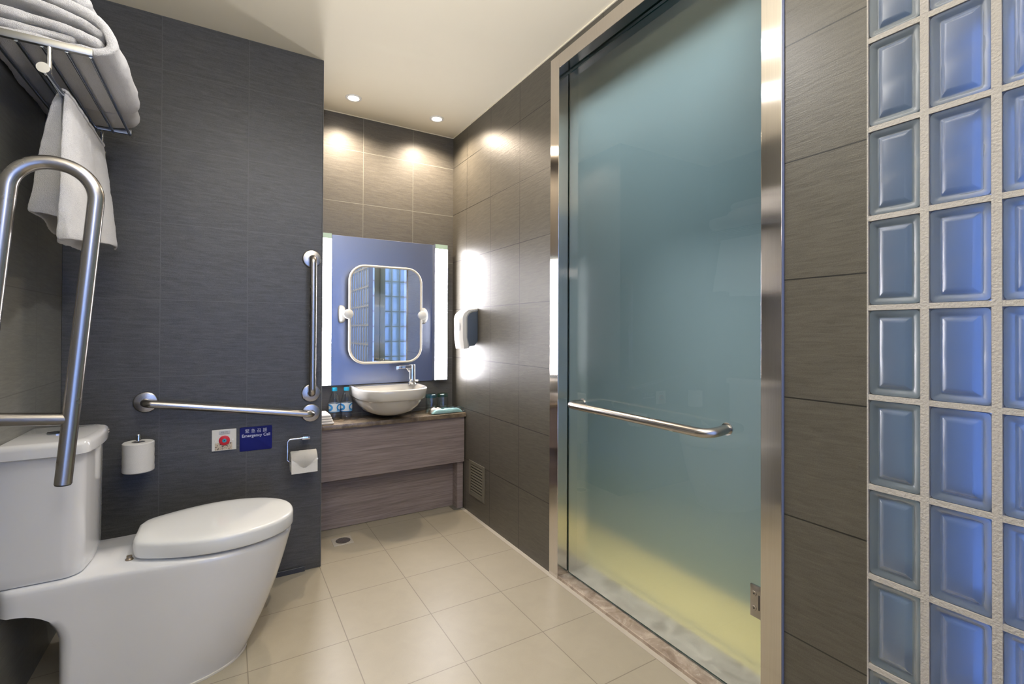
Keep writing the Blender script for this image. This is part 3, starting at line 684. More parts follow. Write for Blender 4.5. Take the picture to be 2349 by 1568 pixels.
for x in (-0.0405, 0.0215): finish('plate_screw', LA([(0, -0.0103), (0.0034, -0.0103), (0.004, -0.009), (0, -0.009)], (x, E, 0.6185), axis='y', seg=16), M['white'], t)
t = thing('emergency_call_sign', 'blue rectangular sign reading Emergency Call', 'sign', (0.1065, E, 0.613))
bm = bmesh.new(); prism(bm, rrect(0.0455, 0.1675, 0.5625, 0.6635, 0.005), XZ, E, E - 0.003, bev=0.0006); finish('sign_plate', bm, M['blue_sign'], t)
text_mesh('sign_lettering', '\u7dca \u6025 \u53ec \u63f4', 0.0178, M['sign_text'], t, (0.1065, E - 0.0042, 0.6398), extrude=0.0004, bold=0.0, width=0.082)
text_mesh('sign_lettering', 'Emergency Call', 0.017, M['sign_text'], t, (0.1068, E - 0.0042, 0.6215), extrude=0.0004, bold=0.00035, width=0.106)

# ================================================================ TOILET ROLLS
def roll_mesh(c, r, ri, h, axis):
    bm = bmesh.new(); prof = [(ri, 0), (r - 0.003, 0), (r, 0.003)] + [(r + 0.0004 * math.sin(i * 2.1), 0.003 + (h - 0.006) * i / 10) for i in range(1, 10)] + [(r, h - 0.003), (r - 0.003, h), (ri, h), (ri, 0)]
    lathe(bm, prof, c, axis=axis, seg=48, close=False); bmesh.ops.remove_doubles(bm, verts=bm.verts, dist=1e-6); return bm
RX, RY = -0.2835, 2.238
t = thing('spare_roll_pin', 'chrome wall pin holding the spare toilet roll upright', 'roll holder', (RX, E, 0.60))
finish('pin', T(fillet([(RX, E, 0.541), (RX, RY, 0.541), (RX, RY, 0.684)], 0.012, 8), 0.0042, seg=16), M['chrome'], t)
finish('pin_top', LA([(0.0, 0.0), (0.0082, 0), (0.0082, 0.024), (0.0072, 0.0255), (0, 0.0255)], (RX, RY, 0.660), seg=20), M['chrome'], t)
finish('wall_rosette', LA([(0, -0.006), (0.016, -0.006), (0.018, 0), (0, 0)], (RX, E, 0.541), axis='y'), M['chrome'], t)
finish('support_disc', LA([(0, 0), (0.020, 0), (0.020, 0.002), (0, 0.002)], (RX, RY, 0.545)), M['chrome'], t)
rl = thing('toilet_roll', 'spare white toilet roll standing upright on the pin beside the cistern', 'toilet roll', (RX, RY, 0.548), 'toilet rolls')
finish('paper', roll_mesh((RX, RY, 0.548), 0.0485, 0.021, 0.109, 'z'), M['paper'], rl)
finish('core', LA([(0.0205, 0), (0.0205, 0.108), (0.0195, 0.108), (0.0195, 0)], (RX, RY, 0.5485), close=False), simple('card core', (0.30, 0.30, 0.31), 0.7), rl)
PX0, PX1, PYc, PZc = 0.234, 0.336, 2.243, 0.5085
t = thing('roll_holder', 'bent chrome wire toilet paper holder beside the partition edge', 'roll holder', (0.296, E, 0.60))
pts = fillet([(0.284, 2.262, 0.6025), (0.2245, 2.262, 0.6025), (0.2225, 2.250, PZc), (0.338, 2.246, PZc)], [0.014, 0.014], 8)
finish('wire', T(pts, 0.0038, seg=14), M['chrome'], t)
finish('wire_tip', LA([(0, 0), (0.0048, 0), (0.0048, 0.006), (0, 0.006)], (0.339, 2.246, PZc), axis='x', seg=14), M['chrome'], t)
bm = bmesh.new(); box(bm, 0.282, 0.314, 2.255, E, 0.5965, 0.6085, bev=0.001); finish('wall_block', bm, M['chrome'], t)
rl = thing('toilet_roll', 'toilet roll in the wire holder with its end folded to a point', 'toilet roll', (0.285, PYc, PZc), 'toilet rolls')
RR = 0.0445
finish('paper', roll_mesh((PX0, PYc, PZc), RR, 0.019, PX1 - PX0, 'x'), M['paper'], rl)
bm = bmesh.new(); nx, na = 24, 16; gr = []
for i in range(nx + 1):
    u = i / nx; x = PX0 + (PX1 - PX0) * u; a1 = math.radians(150) + math.radians(58) * (1 - abs(u - 0.5) * 2) ; row = []
    for k in range(na + 1):
        a = math.radians(95) + (a1 - math.radians(95)) * k / na; rr = RR + 0.0022 + 0.004 * (k / na) ** 2
        row.append(bm.verts.new((x, PYc + rr * math.cos(a), PZc + rr * math.sin(a))))
    gr.append(row)
for i in range(nx):
    for k in range(na): bm.faces.new((gr[i][k], gr[i + 1][k], gr[i + 1][k + 1], gr[i][k + 1]))
bmesh.ops.solidify(bm, geom=bm.faces[:], thickness=0.0006)
finish('folded_end', bm, M['paper'], rl, smooth=0)
op, ip = [], []
for k in range(16):
    if k < 10: a = math.radians(150) + math.radians(36) * k / 9; q = (PYc + (RR + 0.0018) * math.cos(a), PZc + (RR + 0.0018) * math.sin(a)); q2 = (PYc + (RR + 0.0008) * math.cos(a), PZc + (RR + 0.0008) * math.sin(a))
    else: s_ = (k - 9) / 6; q = (PYc - RR * 0.9945 - 0.0018 - 0.002 * s_, PZc - 0.0047 - 0.036 * s_); q2 = (q[0] + 0.001, q[1])
    op.append(q); ip.append(q2)
finish('hanging_sheet', PR(op + ip[::-1], YZ, PX0 - 0.0005, PX1 + 0.0005), M['paper'], rl, smooth=30)

# ================================================================ TOWEL RACK
t = thing('towel_rack', 'chrome wall rack of rods carrying the folded towels', 'towel rack', (L, 1.85, 1.76))
RZ = 1.762; Y0, Y1 = 1.57, 2.13
for y, nm in ((Y0, 'near'), (Y1, 'far')):
    bm = bmesh.new(); box(bm, L, -0.296, y - 0.006, y + 0.006, RZ - 0.001, RZ + 0.017, bev=0.0015)
    box(bm, L, L + 0.008, y - 0.02, y + 0.02, RZ - 0.03, RZ + 0.03, bev=0.002)
    finish('side_rail', bm, M['railmetal'], t)
for x in (-0.301, -0.346, -0.391, -0.436, -0.481):
    finish('shelf_rod', T([(x, Y0, RZ - 0.001), (x, Y1, RZ - 0.001)], 0.0042, seg=14), M['darkchrome'], t)
for y in (Y0, Y1):
    finish('post', T([(-0.377, y, RZ), (-0.377, y, 1.692)], 0.0052, seg=16), M['chrome'], t)
finish('hanging_rod', T([(-0.377, 1.535, 1.69), (-0.377, 2.15, 1.69)], 0.0068, seg=20), M['darkchrome'], t)
finish('rod_disc', LA([(0, -0.014), (0.0125, -0.014), (0.0125, 0), (0.008, 0.002), (0, 0.002)], (-0.377, 1.537, 1.69), axis='y', seg=28), M['chrome'], t)
bm = bmesh.new(); bmesh.ops.create_uvsphere(bm, u_segments=20, v_segments=12, radius=0.0095); bmesh.ops.translate(bm, verts=bm.verts, vec=(-0.377, 2.152, 1.69)); finish('ball_end', bm, M['chrome'], t)

# ---- folded towels
def ribbon_outline(path, th, n_cap=5):
    pts = [Vector((p[0], p[1])) for p in path]
    # Catmull-Rom resample
    out = []
    P_ = [pts[0] * 2 - pts[1]] + pts + [pts[-1] * 2 - pts[-2]]
    for i in range(1, len(P_) - 2):
        for k in range(6):
            u = k / 6; a, b, c, d = P_[i - 1], P_[i], P_[i + 1], P_[i + 2]
            out.append(0.5 * ((2 * b) + (c - a) * u + (2 * a - 5 * b + 4 * c - d) * u * u + (3 * b - a - 3 * c + d) * u ** 3))
    out.append(pts[-1]); n = len(out); Lf, Rt = [], []
    for i in range(n):
        tg = (out[min(i + 1, n - 1)] - out[max(i - 1, 0)]).normalized(); nn = Vector((-tg.y, tg.x))
        Lf.append(out[i] + nn * th / 2); Rt.append(out[i] - nn * th / 2)
    tg = (out[-1] - out[-2]).normalized(); nn = Vector((-tg.y, tg.x)); cap1 = [out[-1] + (nn * math.cos(a) + tg * math.sin(a)) * th / 2 for a in [PI * k / n_cap for k in range(1, n_cap)]]
    tg = (out[1] - out[0]).normalized(); nn = Vector((-tg.y, tg.x)); cap0 = [out[0] + (-nn * math.cos(a) - tg * math.sin(a)) * th / 2 for a in [PI * k / n_cap for k in range(1, n_cap)]]
    return Lf + cap1 + Rt[::-1] + cap0
def fluff(o, strength=0.0025, size=0.012, lv=1):
    if lv: s = o.modifiers.new('soft', 'SUBSURF'); s.levels = lv; s.render_levels = lv
    for nm, st, sz in (('pile', strength, size), ('wave', 0.007, 0.05)):
        tx = bpy.data.textures.new(nm, 'CLOUDS'); tx.noise_scale = sz
        d = o.modifiers.new(nm, 'DISPLACE'); d.texture = tx; d.strength = st; d.mid_level = 0.5; d.texture_coords = 'GLOBAL'
def towel_strip(bm, path, th, ya, yb, ny=22, edge=0.010, wob=0.004, seed=0.0):
    outl = ribbon_outline(path, th); n = len(outl)
    cen = [None] * n; rings = []
    half = len(path)
    core = ribbon_outline(path, th * 0.15)
    for j in range(-3, ny + 4):
        if j < 0: q = 0; k = (j + 3) / 3
        elif j > ny: q = 1; k = (ny + 3 - j) / 3
        else: q = j / ny; k = 1
        inset = 1 - math.sqrt(max(0, 1 - (1 - k) ** 2)); y = ya + edge + (yb - ya - 2 * edge) * q
        if j < 0: y = ya + edge - edge * math.cos(k * PI / 2)
        if j > ny: y = yb - edge + edge * math.cos(k * PI / 2)
        ring = []
        for i in range(n):
            c = outl[i].lerp(core[i], inset * 0.95)
            w_ = wob * noise.noise(Vector((c.x * 14, y * 9 + seed, c.y * 14)))
            yy = y + 0.006 * noise.noise(Vector((c.x * 20, 3.1 + seed, c.y * 25)))
            ring.append(Vector((c.x + w_, yy, c.y + w_ * 0.8)))
        rings.append(ring)
    vr = loft(bm, rings, cap0=False, cap1=False)
    nl = (n - 2 * 4) // 2
    for r, flip in ((vr[0], True), (vr[-1], False)):
        lf = r[:nl]; c1 = r[nl:nl + 4]; rt = r[nl + 4:nl + 4 + nl][::-1]; c0 = r[nl + 4 + nl:]
        for i in range(nl - 1):
            f = (lf[i], lf[i + 1], rt[i + 1], rt[i]); bm.faces.new(f[::-1] if flip else f)
        bm.faces.new([lf[-1]] + c1 + [rt[-1]]); bm.faces.new([rt[0]] + c0 + [lf[0]])
WALLX = L + 0.014
bm = bmesh.new(); TH = 0.024
# outer fold: bottom layer runs out, curls round the front edge and comes back over the top
towel_strip(bm, [(WALLX, 1.7815), (-0.42, 1.781), (-0.34, 1.780), (-0.285, 1.784), (-0.262, 1.806), (-0.272, 1.842), (-0.305, 1.872), (-0.36, 1.893), (-0.43, 1.905), (WALLX, 1.908)], TH, 1.580, 1.975, seed=1)
towel_strip(bm, [(-0.292, 1.808), (-0.33, 1.818), (-0.38, 1.828), (-0.44, 1.834), (WALLX, 1.836)], 0.023, 1.584, 1.95, seed=2)
towel_strip(bm, [(-0.290, 1.834), (-0.32, 1.850), (-0.37, 1.865), (-0.43, 1.874), (WALLX, 1.876)], 0.020, 1.582, 1.95, seed=3)
towel_strip(bm, [(-0.345, 1.802), (-0.40, 1.806), (WALLX, 1.808)], 0.018, 1.588, 1.95, seed=4)
towel_strip(bm, [(WALLX, 1.935), (-0.43, 1.937), (-0.36, 1.930), (-0.318, 1.908)], 0.030, 1.588, 1.98, seed=5)
tw = finish('folded_towel', bm, M['towel'], smooth=80); fluff(tw, 0.0016, 0.0035, 2)
tag(tw, 'thick white towel folded at the near end of the wall rack', 'towel', 'towels folded on the rack')
bm = bmesh.new()
towel_strip(bm, [(WALLX, 1.788), (-0.40, 1.787), (-0.325, 1.788), (-0.290, 1.806), (-0.295, 1.832), (-0.34, 1.846), (-0.42, 1.85), (WALLX, 1.85)], 0.034, 1.985, 2.121, ny=14, seed=7)
towel_strip(bm, [(-0.322, 1.820), (-0.40, 1.820), (WALLX, 1.820)], 0.034, 1.988, 2.118, ny=12, seed=9)
tw = finish('folded_towel', bm, M['towel'], smooth=80); fluff(tw, 0.0016, 0.0035, 2)
tag(tw, 'lower white folded towel at the far end of the wall rack', 'towel', 'towels folded on the rack')

# ---- hanging towel
def hang():
    bm = bmesh.new(); nz, ns = 26, 34
    zt = 1.6995
    def room(s, q):      # room-side flap; s 0..1 from inner seam round the near fold then along to the far edge; q 0 top .. 1 bottom
        yn = 1.672 - 0.085 * q; yfar = 2.095 + 0.045 * q
        xr = -0.3665 + 0.030 * q ** 0.7
        if s < 0.12: k = s / 0.12; return (-0.377 + (0.006 * q) + 0.004 * k, yn + 0.055 * q * (1 - k) + 0.016 * (1 - k))
        if s < 0.3:
            k = (s - 0.12) / 0.18; a = k * PI / 2; cx = -0.377 + 0.004 + 0.006 * q; return (cx + (xr - cx) * math.sin(a), yn + 0.03 * (1 - math.cos(a)) * (0.4 + q))
        k = (s - 0.3) / 0.7; y0 = yn + 0.03 * (0.4 + q)
        y = y0 + (yfar - y0) * k; return (xr + 0.010 * q * math.sin(k * 8.2 + 0.6) + 0.006 * q * math.sin(k * 17), y)
    def wall(s, q):      # wall-side flap, near end folded inwards so that it faces the room
        yn = 1.680 + 0.0 * q; yfar = 2.075 + 0.03 * q
        xw = -0.3875 - 0.058 * q ** 0.75
        if s < 0.3: k = s / 0.3; return (-0.380 + 0.006 * q + (xw + 0.380 - 0.006 * q) * k, yn - 0.022 * q * (1 - k) - 0.0)
        k = (s - 0.3) / 0.7; return (xw + 0.008 * q * math.sin(k * 9), yn + (yfar - yn) * k)
    def sheet(fn, ztop, zbn, th):
        rows = []
        for j in range(nz + 1):
            q = j / nz; row = []
            for i in range(ns + 1):
                s = i / ns; x, y = fn(s, q); zb = zbn(s)
                row.append(Vector((x, y, ztop - (ztop - zb) * q)))
            rows.append(row)
        v = [[bm.verts.new(p) for p in r] for r in rows]; fs = []
        for j in range(nz):
            for i in range(ns): fs.append(bm.faces.new((v[j][i], v[j][i + 1], v[j + 1][i + 1], v[j + 1][i])))
        bmesh.ops.recalc_face_normals(bm, faces=fs); bmesh.ops.solidify(bm, geom=fs, thickness=th)
        return v
    sheet(room, zt, lambda s: 1.303 + 0.045 * s - 0.012 * math.sin(s * 6), 0.009)
    sheet(wall, zt, lambda s: 1.365 + 0.012 * math.sin(s * 5), 0.009)
    # inner layer hanging a little lower
    def inner(s, q):
        return (-0.372 - 0.012 * q, 1.70 - 0.035 * q + 0.37 * s)
    sheet(inner, zt - 0.02, lambda s: 1.300 + 0.02 * s, 0.008)
    # saddle over the rod
    rings = []
    for j in range(20):
        y = 1.668 + (2.10 - 1.668) * j / 19; outer = []
        for k in range(13):
            a = PI * k / 12; outer.append(Vector((-0.377 + 0.0155 * math.cos(a), y, 1.694 + 0.016 * math.sin(a))))
        for k in range(12, -1, -1):
            a = PI * k / 12; outer.append(Vector((-0.377 + 0.0085 * math.cos(a), y, 1.692 + 0.0085 * math.sin(a))))
        rings.append(outer)
    loft(bm, rings)
    return bm
tw = finish('hanging_towel', hang(), M['towel'], smooth=80); fluff(tw, 0.0012, 0.0035, 2)
tag(tw, 'white hand towel draped over the lower rod of the rack', 'towel')

# ================================================================ VANITY
CT = 0.582
t = thing('vanity_unit', 'mauve grey wood vanity front below the washbasin', 'vanity unit', (0.8, 2.7, 0))
WY = 2.624
bm = bmesh.new(); box(bm, P + 0.006, R - 0.004, WY, WY + 0.018, 0.286, CT - 0.024, bev=0.0008, seg=1); finish('apron', bm, M['wood'], t, smooth=0)
bm = bmesh.new(); box(bm, P + 0.006, 1.196, 2.708, 2.724, 0.002, CT - 0.024, bev=0.0008, seg=1); finish('kick_panel', bm, M['wood'], t, smooth=0)
bm = bmesh.new(); box(bm, 1.196, R - 0.004, 2.642, 2.724, 0.0, CT - 0.024, bev=0.0008, seg=1); finish('side_post', bm, M['wood'], t, smooth=0)
bm = bmesh.new(); box(bm, 1.17, R - 0.002, 2.632, 2.70, 0.0, 0.003); finish('post_shoe', bm, simple('dark post shoe', (0.13, 0.12, 0.105), 0.6), t, smooth=0)
bm = bmesh.new(); box(bm, P + 0.006, R - 0.001, 2.606, D - 0.001, CT - 0.023, CT, bev=0.0015, seg=2)
ct = finish('countertop', bm, M['counter'], smooth=30); tag(ct, 'narrow brown marble worktop running under the basin', 'worktop')

# ---- basin
BX = 0.7875
t = thing('washbasin', 'white D-shaped ceramic basin mounted over the marble worktop', 'washbasin', (BX, 2.65, CT))
def dee(z, hw, yf, yb=D - 0.001, ny_=0.0, nseg=40, e=0.62, side=0.42):
    # outline: back edge straight, sides short, elliptical front
    ys_ = yb - (yb - yf) * side; pts = []
    pts.append((BX + hw, yb)); pts.append((BX + hw, (yb + ys_) / 2))
    for k in range(nseg + 1):
        a = PI * k / nseg; c, s = math.cos(a), math.sin(a)
        pts.append((BX + hw * (abs(c) ** e) * (1 if c > 0 else -1), ys_ - (ys_ - yf) * abs(s) ** 0.85))
    pts.append((BX - hw, (yb + ys_) / 2)); pts.append((BX - hw, yb))
    return [Vector((x, y, z)) for x, y in pts]
bm = bmesh.new(); RZb = 0.762
outer = [dee(0.603, 0.015, 2.66, e=0.9), dee(0.604, 0.06, 2.615, e=0.9), dee(0.611, 0.095, 2.575, e=0.9), dee(0.630, 0.130, 2.530, e=0.85), dee(0.660, 0.158, 2.495, e=0.8), dee(0.688, 0.172, 2.478, e=0.75), dee(0.699, 0.176, 2.474, e=0.72),
         dee(0.7035, 0.183, 2.458), dee(0.708, 0.187, 2.453), dee(0.735, 0.189, 2.447), dee(0.754, 0.191, 2.443), dee(0.760, 0.1895, 2.445), dee(RZb, 0.186, 2.450)]
def inner_d(z, hw, yf, yb, e=0.75):
    ys_ = yb - (yb - yf) * 0.3; pts = [(BX + hw, yb), (BX + hw, (yb + ys_) / 2)]
    for k in range(41):
        a = PI * k / 40; c, s = math.cos(a), math.sin(a); pts.append((BX + hw * (abs(c) ** e) * (1 if c > 0 else -1), ys_ - (ys_ - yf) * abs(s) ** 0.85))
    pts += [(BX - hw, (yb + ys_) / 2), (BX - hw, yb)]
    return [Vector((x, y, z)) for x, y in pts]
inner = [inner_d(RZb - 0.002, 0.174, 2.464, 2.742), inner_d(RZb - 0.010, 0.166, 2.472, 2.736), inner_d(0.70, 0.150, 2.50, 2.715), inner_d(0.655, 0.11, 2.54, 2.69), inner_d(0.635, 0.05, 2.60, 2.65)]
loft(bm, outer + inner); finish('bowl', bm, M['ceramic_basin'], t, smooth=50)
finish('overflow', LA([(0, 0), (0.018, 0), (0.018, 0.003), (0, 0.003)], (BX, 2.625, 0.636)), M['chrome'], t)
bm = bmesh.new(); tube(bm, [(BX - 0.17, D - 0.02, 0.705), (BX - 0.12, 2.72, 0.655)], 0.004, seg=10); finish('support_bracket', bm, M['steel'], t)

# ---- faucet
FX, FY = 0.9345, 2.715
t = thing('faucet', 'chrome sensor faucet with a flat side-turned spout on the basin rim', 'faucet', (FX, FY, RZb))
finish('body', LA([(0, 0), (0.0235, 0), (0.0225, 0.004), (0.0195, 0.008), (0.0190, 0.05), (0.0190, 0.112), (0.0175, 0.115), (0, 0.115)], (FX, FY, RZb)), M['chrome'], t)
bm = bmesh.new(); prism(bm, rrect(-0.017, 0.017, -0.004, 0.015, 0.003), lambda a, b, h: Vector((h, FY + a, RZb + 0.0985 - (FX - h) * 0.05 + b)), FX, FX - 0.098, bev=0.002); sp = finish('spout', bm, M['chrome'], t)
sub('aerator', LA([(0, 0), (0.0085, 0), (0.0085, 0.012), (0, 0.012)], (FX - 0.084, FY, RZb + 0.084), seg=20), M['chrome'], sp)
bm = bmesh.new(); tube(bm, [(FX - 0.016, FY, RZb + 0.072), (FX - 0.032, FY, RZb + 0.094)], 0.005, seg=14); finish('sensor_neck', bm, M['chrome'], t)
finish('lever', T([(FX, FY - 0.002, RZb + 0.020), (FX + 0.034, FY - 0.012, RZb + 0.019)], [0.006, 0.008], seg=16), M['chrome'], t)
bm = bmesh.new(); bmesh.ops.create_uvsphere(bm, u_segments=20, v_segments=12, radius=1.0)
for v in bm.verts: v.co = Vector((FX - 0.012 + v.co.x * 0.012, FY - 0.014 + v.co.y * 0.012, RZb + 0.012 + v.co.z * 0.018 * (1 if v.co.z > 0 else 0.6)))
finish('sensor_pod', bm, M['chrome'], t)

# ================================================================ MIRROR WALL
MZ0, MZ1 = 0.765, 1.612
bm = bmesh.new(); box(bm, 0.4915, 1.0965, 2.806, D - 0.001, MZ0, MZ1, bev=0.001, seg=1)
mp_ = finish('mirror_panel', bm, M['bluepanel'], smooth=30); tag(mp_, 'large blue satin metal panel behind the round-cornered mirror', 'wall panel')
def light_bar(x0, x1, inner_left, label):
    t = thing('light_bar', label, 'wall light', ((x0 + x1) / 2, D, MZ0), 'light bars beside the mirror')
    bm = bmesh.new(); box(bm, x0, x1, 2.780, D - 0.001, MZ0 + 0.004, MZ1 - 0.002)
    box(bm, x0, x0 + 0.002, 2.7652, 2.780, MZ0 + 0.004, MZ1 - 0.002); box(bm, x1 - 0.002, x1, 2.7652, 2.780, MZ0 + 0.004, MZ1 - 0.002)
    finish('housing', bm, simple('grey blue housing', (0.16, 0.18, 0.24), 0.3), t, smooth=0)
    finish('diffuser', B(x0 + 0.0025, x1 - 0.0025, 2.765, 2.7795, MZ0 + 0.008, MZ1 - 0.03), M['lightbar'], t, smooth=0)
    finish('end_block', B(x0 + 0.0025, x1 - 0.0025, 2.764, 2.7795, MZ1 - 0.0295, MZ1 - 0.002), simple('pale green acrylic end', (0.45, 0.62, 0.52), 0.3), t, smooth=0)
    finish('bottom_cap', B(x0 + 0.0025, x1 - 0.0025, 2.764, 2.7795, MZ0 + 0.004, MZ0 + 0.0075), M['greyplastic'], t, smooth=0)
light_bar(1.0955, 1.1815, True, 'bright vertical light bar between the mirror and the tiled corner')
light_bar(0.4065, 0.4915, False, 'bright vertical light bar half hidden by the dark partition')

# ---- tilting mirror
t = thing('tilting_mirror', 'round-cornered tilting mirror in a cream frame above the basin', 'mirror', (0.789, D, 1.16))
my = 2.732; mx0, mx1, mz0, mz1 = 0.573, 1.0015, 0.884, 1.447
def rring(x0, x1, z0, z1, r, rad):
    pts = rrect(x0 + rad, x1 - rad, z0 + rad, z1 - rad, r, 10); bm = bmesh.new(); n = len(pts); rings = []
    for i in range(n):
        p0 = Vector(pts[i - 1]); p1 = Vector(pts[i]); p2 = Vector(pts[(i + 1) % n]); tg = (p2 - p0).normalized(); nn = Vector((-tg.y, tg.x))
        rings.append([Vector((p1.x + nn.x * math.cos(a) * rad, my + math.sin(a) * rad * 1.3, p1.y + nn.y * math.cos(a) * rad)) for a in [2 * PI * k / 12 for k in range(12)]])
    rings.append(rings[0]); loft(bm, rings, cap0=False, cap1=False); bmesh.ops.remove_doubles(bm, verts=bm.verts, dist=1e-6); return bm
finish('frame', rring(mx0, mx1, mz0, mz1, 0.085, 0.0076), M['cream'], t, smooth=60)
finish('mirror_glass', PR(rrect(mx0 + 0.008, mx1 - 0.008, mz0 + 0.008, mz1 - 0.008, 0.08, 10), XZ, my - 0.004, my + 0.004), M['mirror'], t, smooth=0)
for sx, x in ((-1, mx0), (1, mx1)):
    finish('pivot_knob', LA([(0, -0.016), (0.020, -0.016), (0.026, -0.012), (0.027, 0.0), (0.020, 0.012), (0, 0.012)], (x, my, 1.166), axis='y', seg=28), M['white'], t)
    bm = bmesh.new(); rings = []
    for k in range(11):
        q = k / 10; a = -PI / 2 + PI * q; z = 1.166 + 0.050 * math.sin(a); wx = 0.016 * max(0.15, math.cos(a)) ** 0.5; dy = 0.060 * max(0.05, math.cos(a)) ** 0.7
        xc = x + sx * 0.026
        rings.append([Vector((xc - wx, D - 0.012, z)), Vector((xc - wx, D - 0.012 - dy, z)), Vector((xc, D - 0.012 - dy * 1.15, z)), Vector((xc + wx, D - 0.012 - dy, z)), Vector((xc + wx, D - 0.012, z))])
    loft(bm, rings); finish('wall_mount', bm, M['white'], t, smooth=70)

# ================================================================ COUNTER ITEMS
t = thing('water_bottle', 'clear water bottle with cyan cap beside the folded towel', 'bottle', (0.510, 2.772, CT), 'water bottles')
bx, by = 0.510, 2.772
prof = [(0.0, 0.003), (0.018, 0.0), (0.027, 0.001), (0.030, 0.006), (0.030, 0.03), (0.0292, 0.04), (0.0305, 0.05), (0.0305, 0.088), (0.0300, 0.098), (0.0288, 0.112), (0.0240, 0.130), (0.0165, 0.145), (0.0125, 0.152), (0.0125, 0.158), (0.0, 0.158)]
finish('body', LA(prof, (bx, by, CT + 0.0005)), M['glass'], t)
finish('cap', LA([(0, 0.176), (0.0135, 0.176), (0.0147, 0.174), (0.0147, 0.157), (0.0128, 0.157)], (bx, by, CT), close=False), M['cyan'], t)
def label_mat():
    mt, nt, b = newmat('white and blue bottle label'); tc = N(nt, 'ShaderNodeTexCoord'); sx = N(nt, 'ShaderNodeSeparateXYZ'); nt.links.new(tc.outputs['Object'], sx.inputs[0])
    def ring(cx, cz, r, th):
        dx = math_(nt, 'SUBTRACT', sx.outputs[0], cx); dz = math_(nt, 'SUBTRACT', sx.outputs[2], cz)
        d = math_(nt, 'SQRT', math_(nt, 'ADD', math_(nt, 'MULTIPLY', dx, dx), math_(nt, 'MULTIPLY', dz, dz)))
        return math_(nt, 'LESS_THAN', math_(nt, 'ABSOLUTE', math_(nt, 'SUBTRACT', d, r)), th)
    z0 = CT + 0.068
    m1 = math_(nt, 'MAXIMUM', ring(bx + 0.026, z0, 0.016, 0.004), ring(bx - 0.032, z0, 0.014, 0.005))
    m1 = math_(nt, 'MAXIMUM', m1, math_(nt, 'MAXIMUM', ring(bx + 0.012, z0 - 0.014, 0.004, 0.0012), math_(nt, 'LESS_THAN', sx.outputs[2], CT + 0.047)))
    mix = nt.nodes.new('ShaderNodeMix'); mix.data_type = 'RGBA'; nt.links.new(m1, mix.inputs[0]); mix.inputs[6].default_value = (0.66, 0.74, 0.82, 1); mix.inputs[7].default_value = (0.03, 0.25, 0.60, 1)
    nt.links.new(mix.outputs[2], b.inputs['Base Color']); b.inputs['Roughness'].default_value = 0.4; return mt
finish('label', LA([(0.0308, 0.043), (0.0311, 0.05), (0.0311, 0.087), (0.0309, 0.09)], (bx, by, CT), close=False), label_mat(), t)
dup(t, (0.5735, 2.766, CT), 'clear water bottle with cyan cap beside the washbasin')
# folded hand towel
bm = bmesh.new()
for k in range(4):
    z0 = CT + 0.001 + k * 0.0125; box(bm, 0.385 + 0.002 * k, 0.481 - 0.005 * k, 2.616 + 0.002 * k, 2.772, z0, z0 + 0.0145, bev=0.006, seg=3)
ft = finish('folded_hand_towel', bm, simple('white cotton', (0.82, 0.80, 0.79), 0.95, bump=(600, 0.5, 0.002)), smooth=60); tag(ft, 'small white folded hand towel at the left end of the worktop', 'towel')
# tumblers
def tumbler(x, y, mat, label):
    t = thing('tumbler', label, 'glass', (x, y, CT), 'upturned tumblers')
    finish('glass_wall', LA([(0.0325, 0.001), (0.0345, 0.001), (0.0335, 0.05), (0.033, 0.088), (0.0305, 0.088), (0.031, 0.05), (0.032, 0.001)], (x, y, CT), close=False), M['glass'], t)
    finish('tinted_base', LA([(0, 0.088), (0.033, 0.088), (0.0335, 0.092), (0.0325, 0.106), (0.030, 0.108), (0.0, 0.108)], (x, y, CT)), mat, t)
tumbler(1.063, 2.735, M['glass_teal'], 'upturned clear tumbler with a teal base beside the basin')
tumbler(1.137, 2.735, M['glass_green'], 'upturned clear tumbler with a green base by the tiled corner')
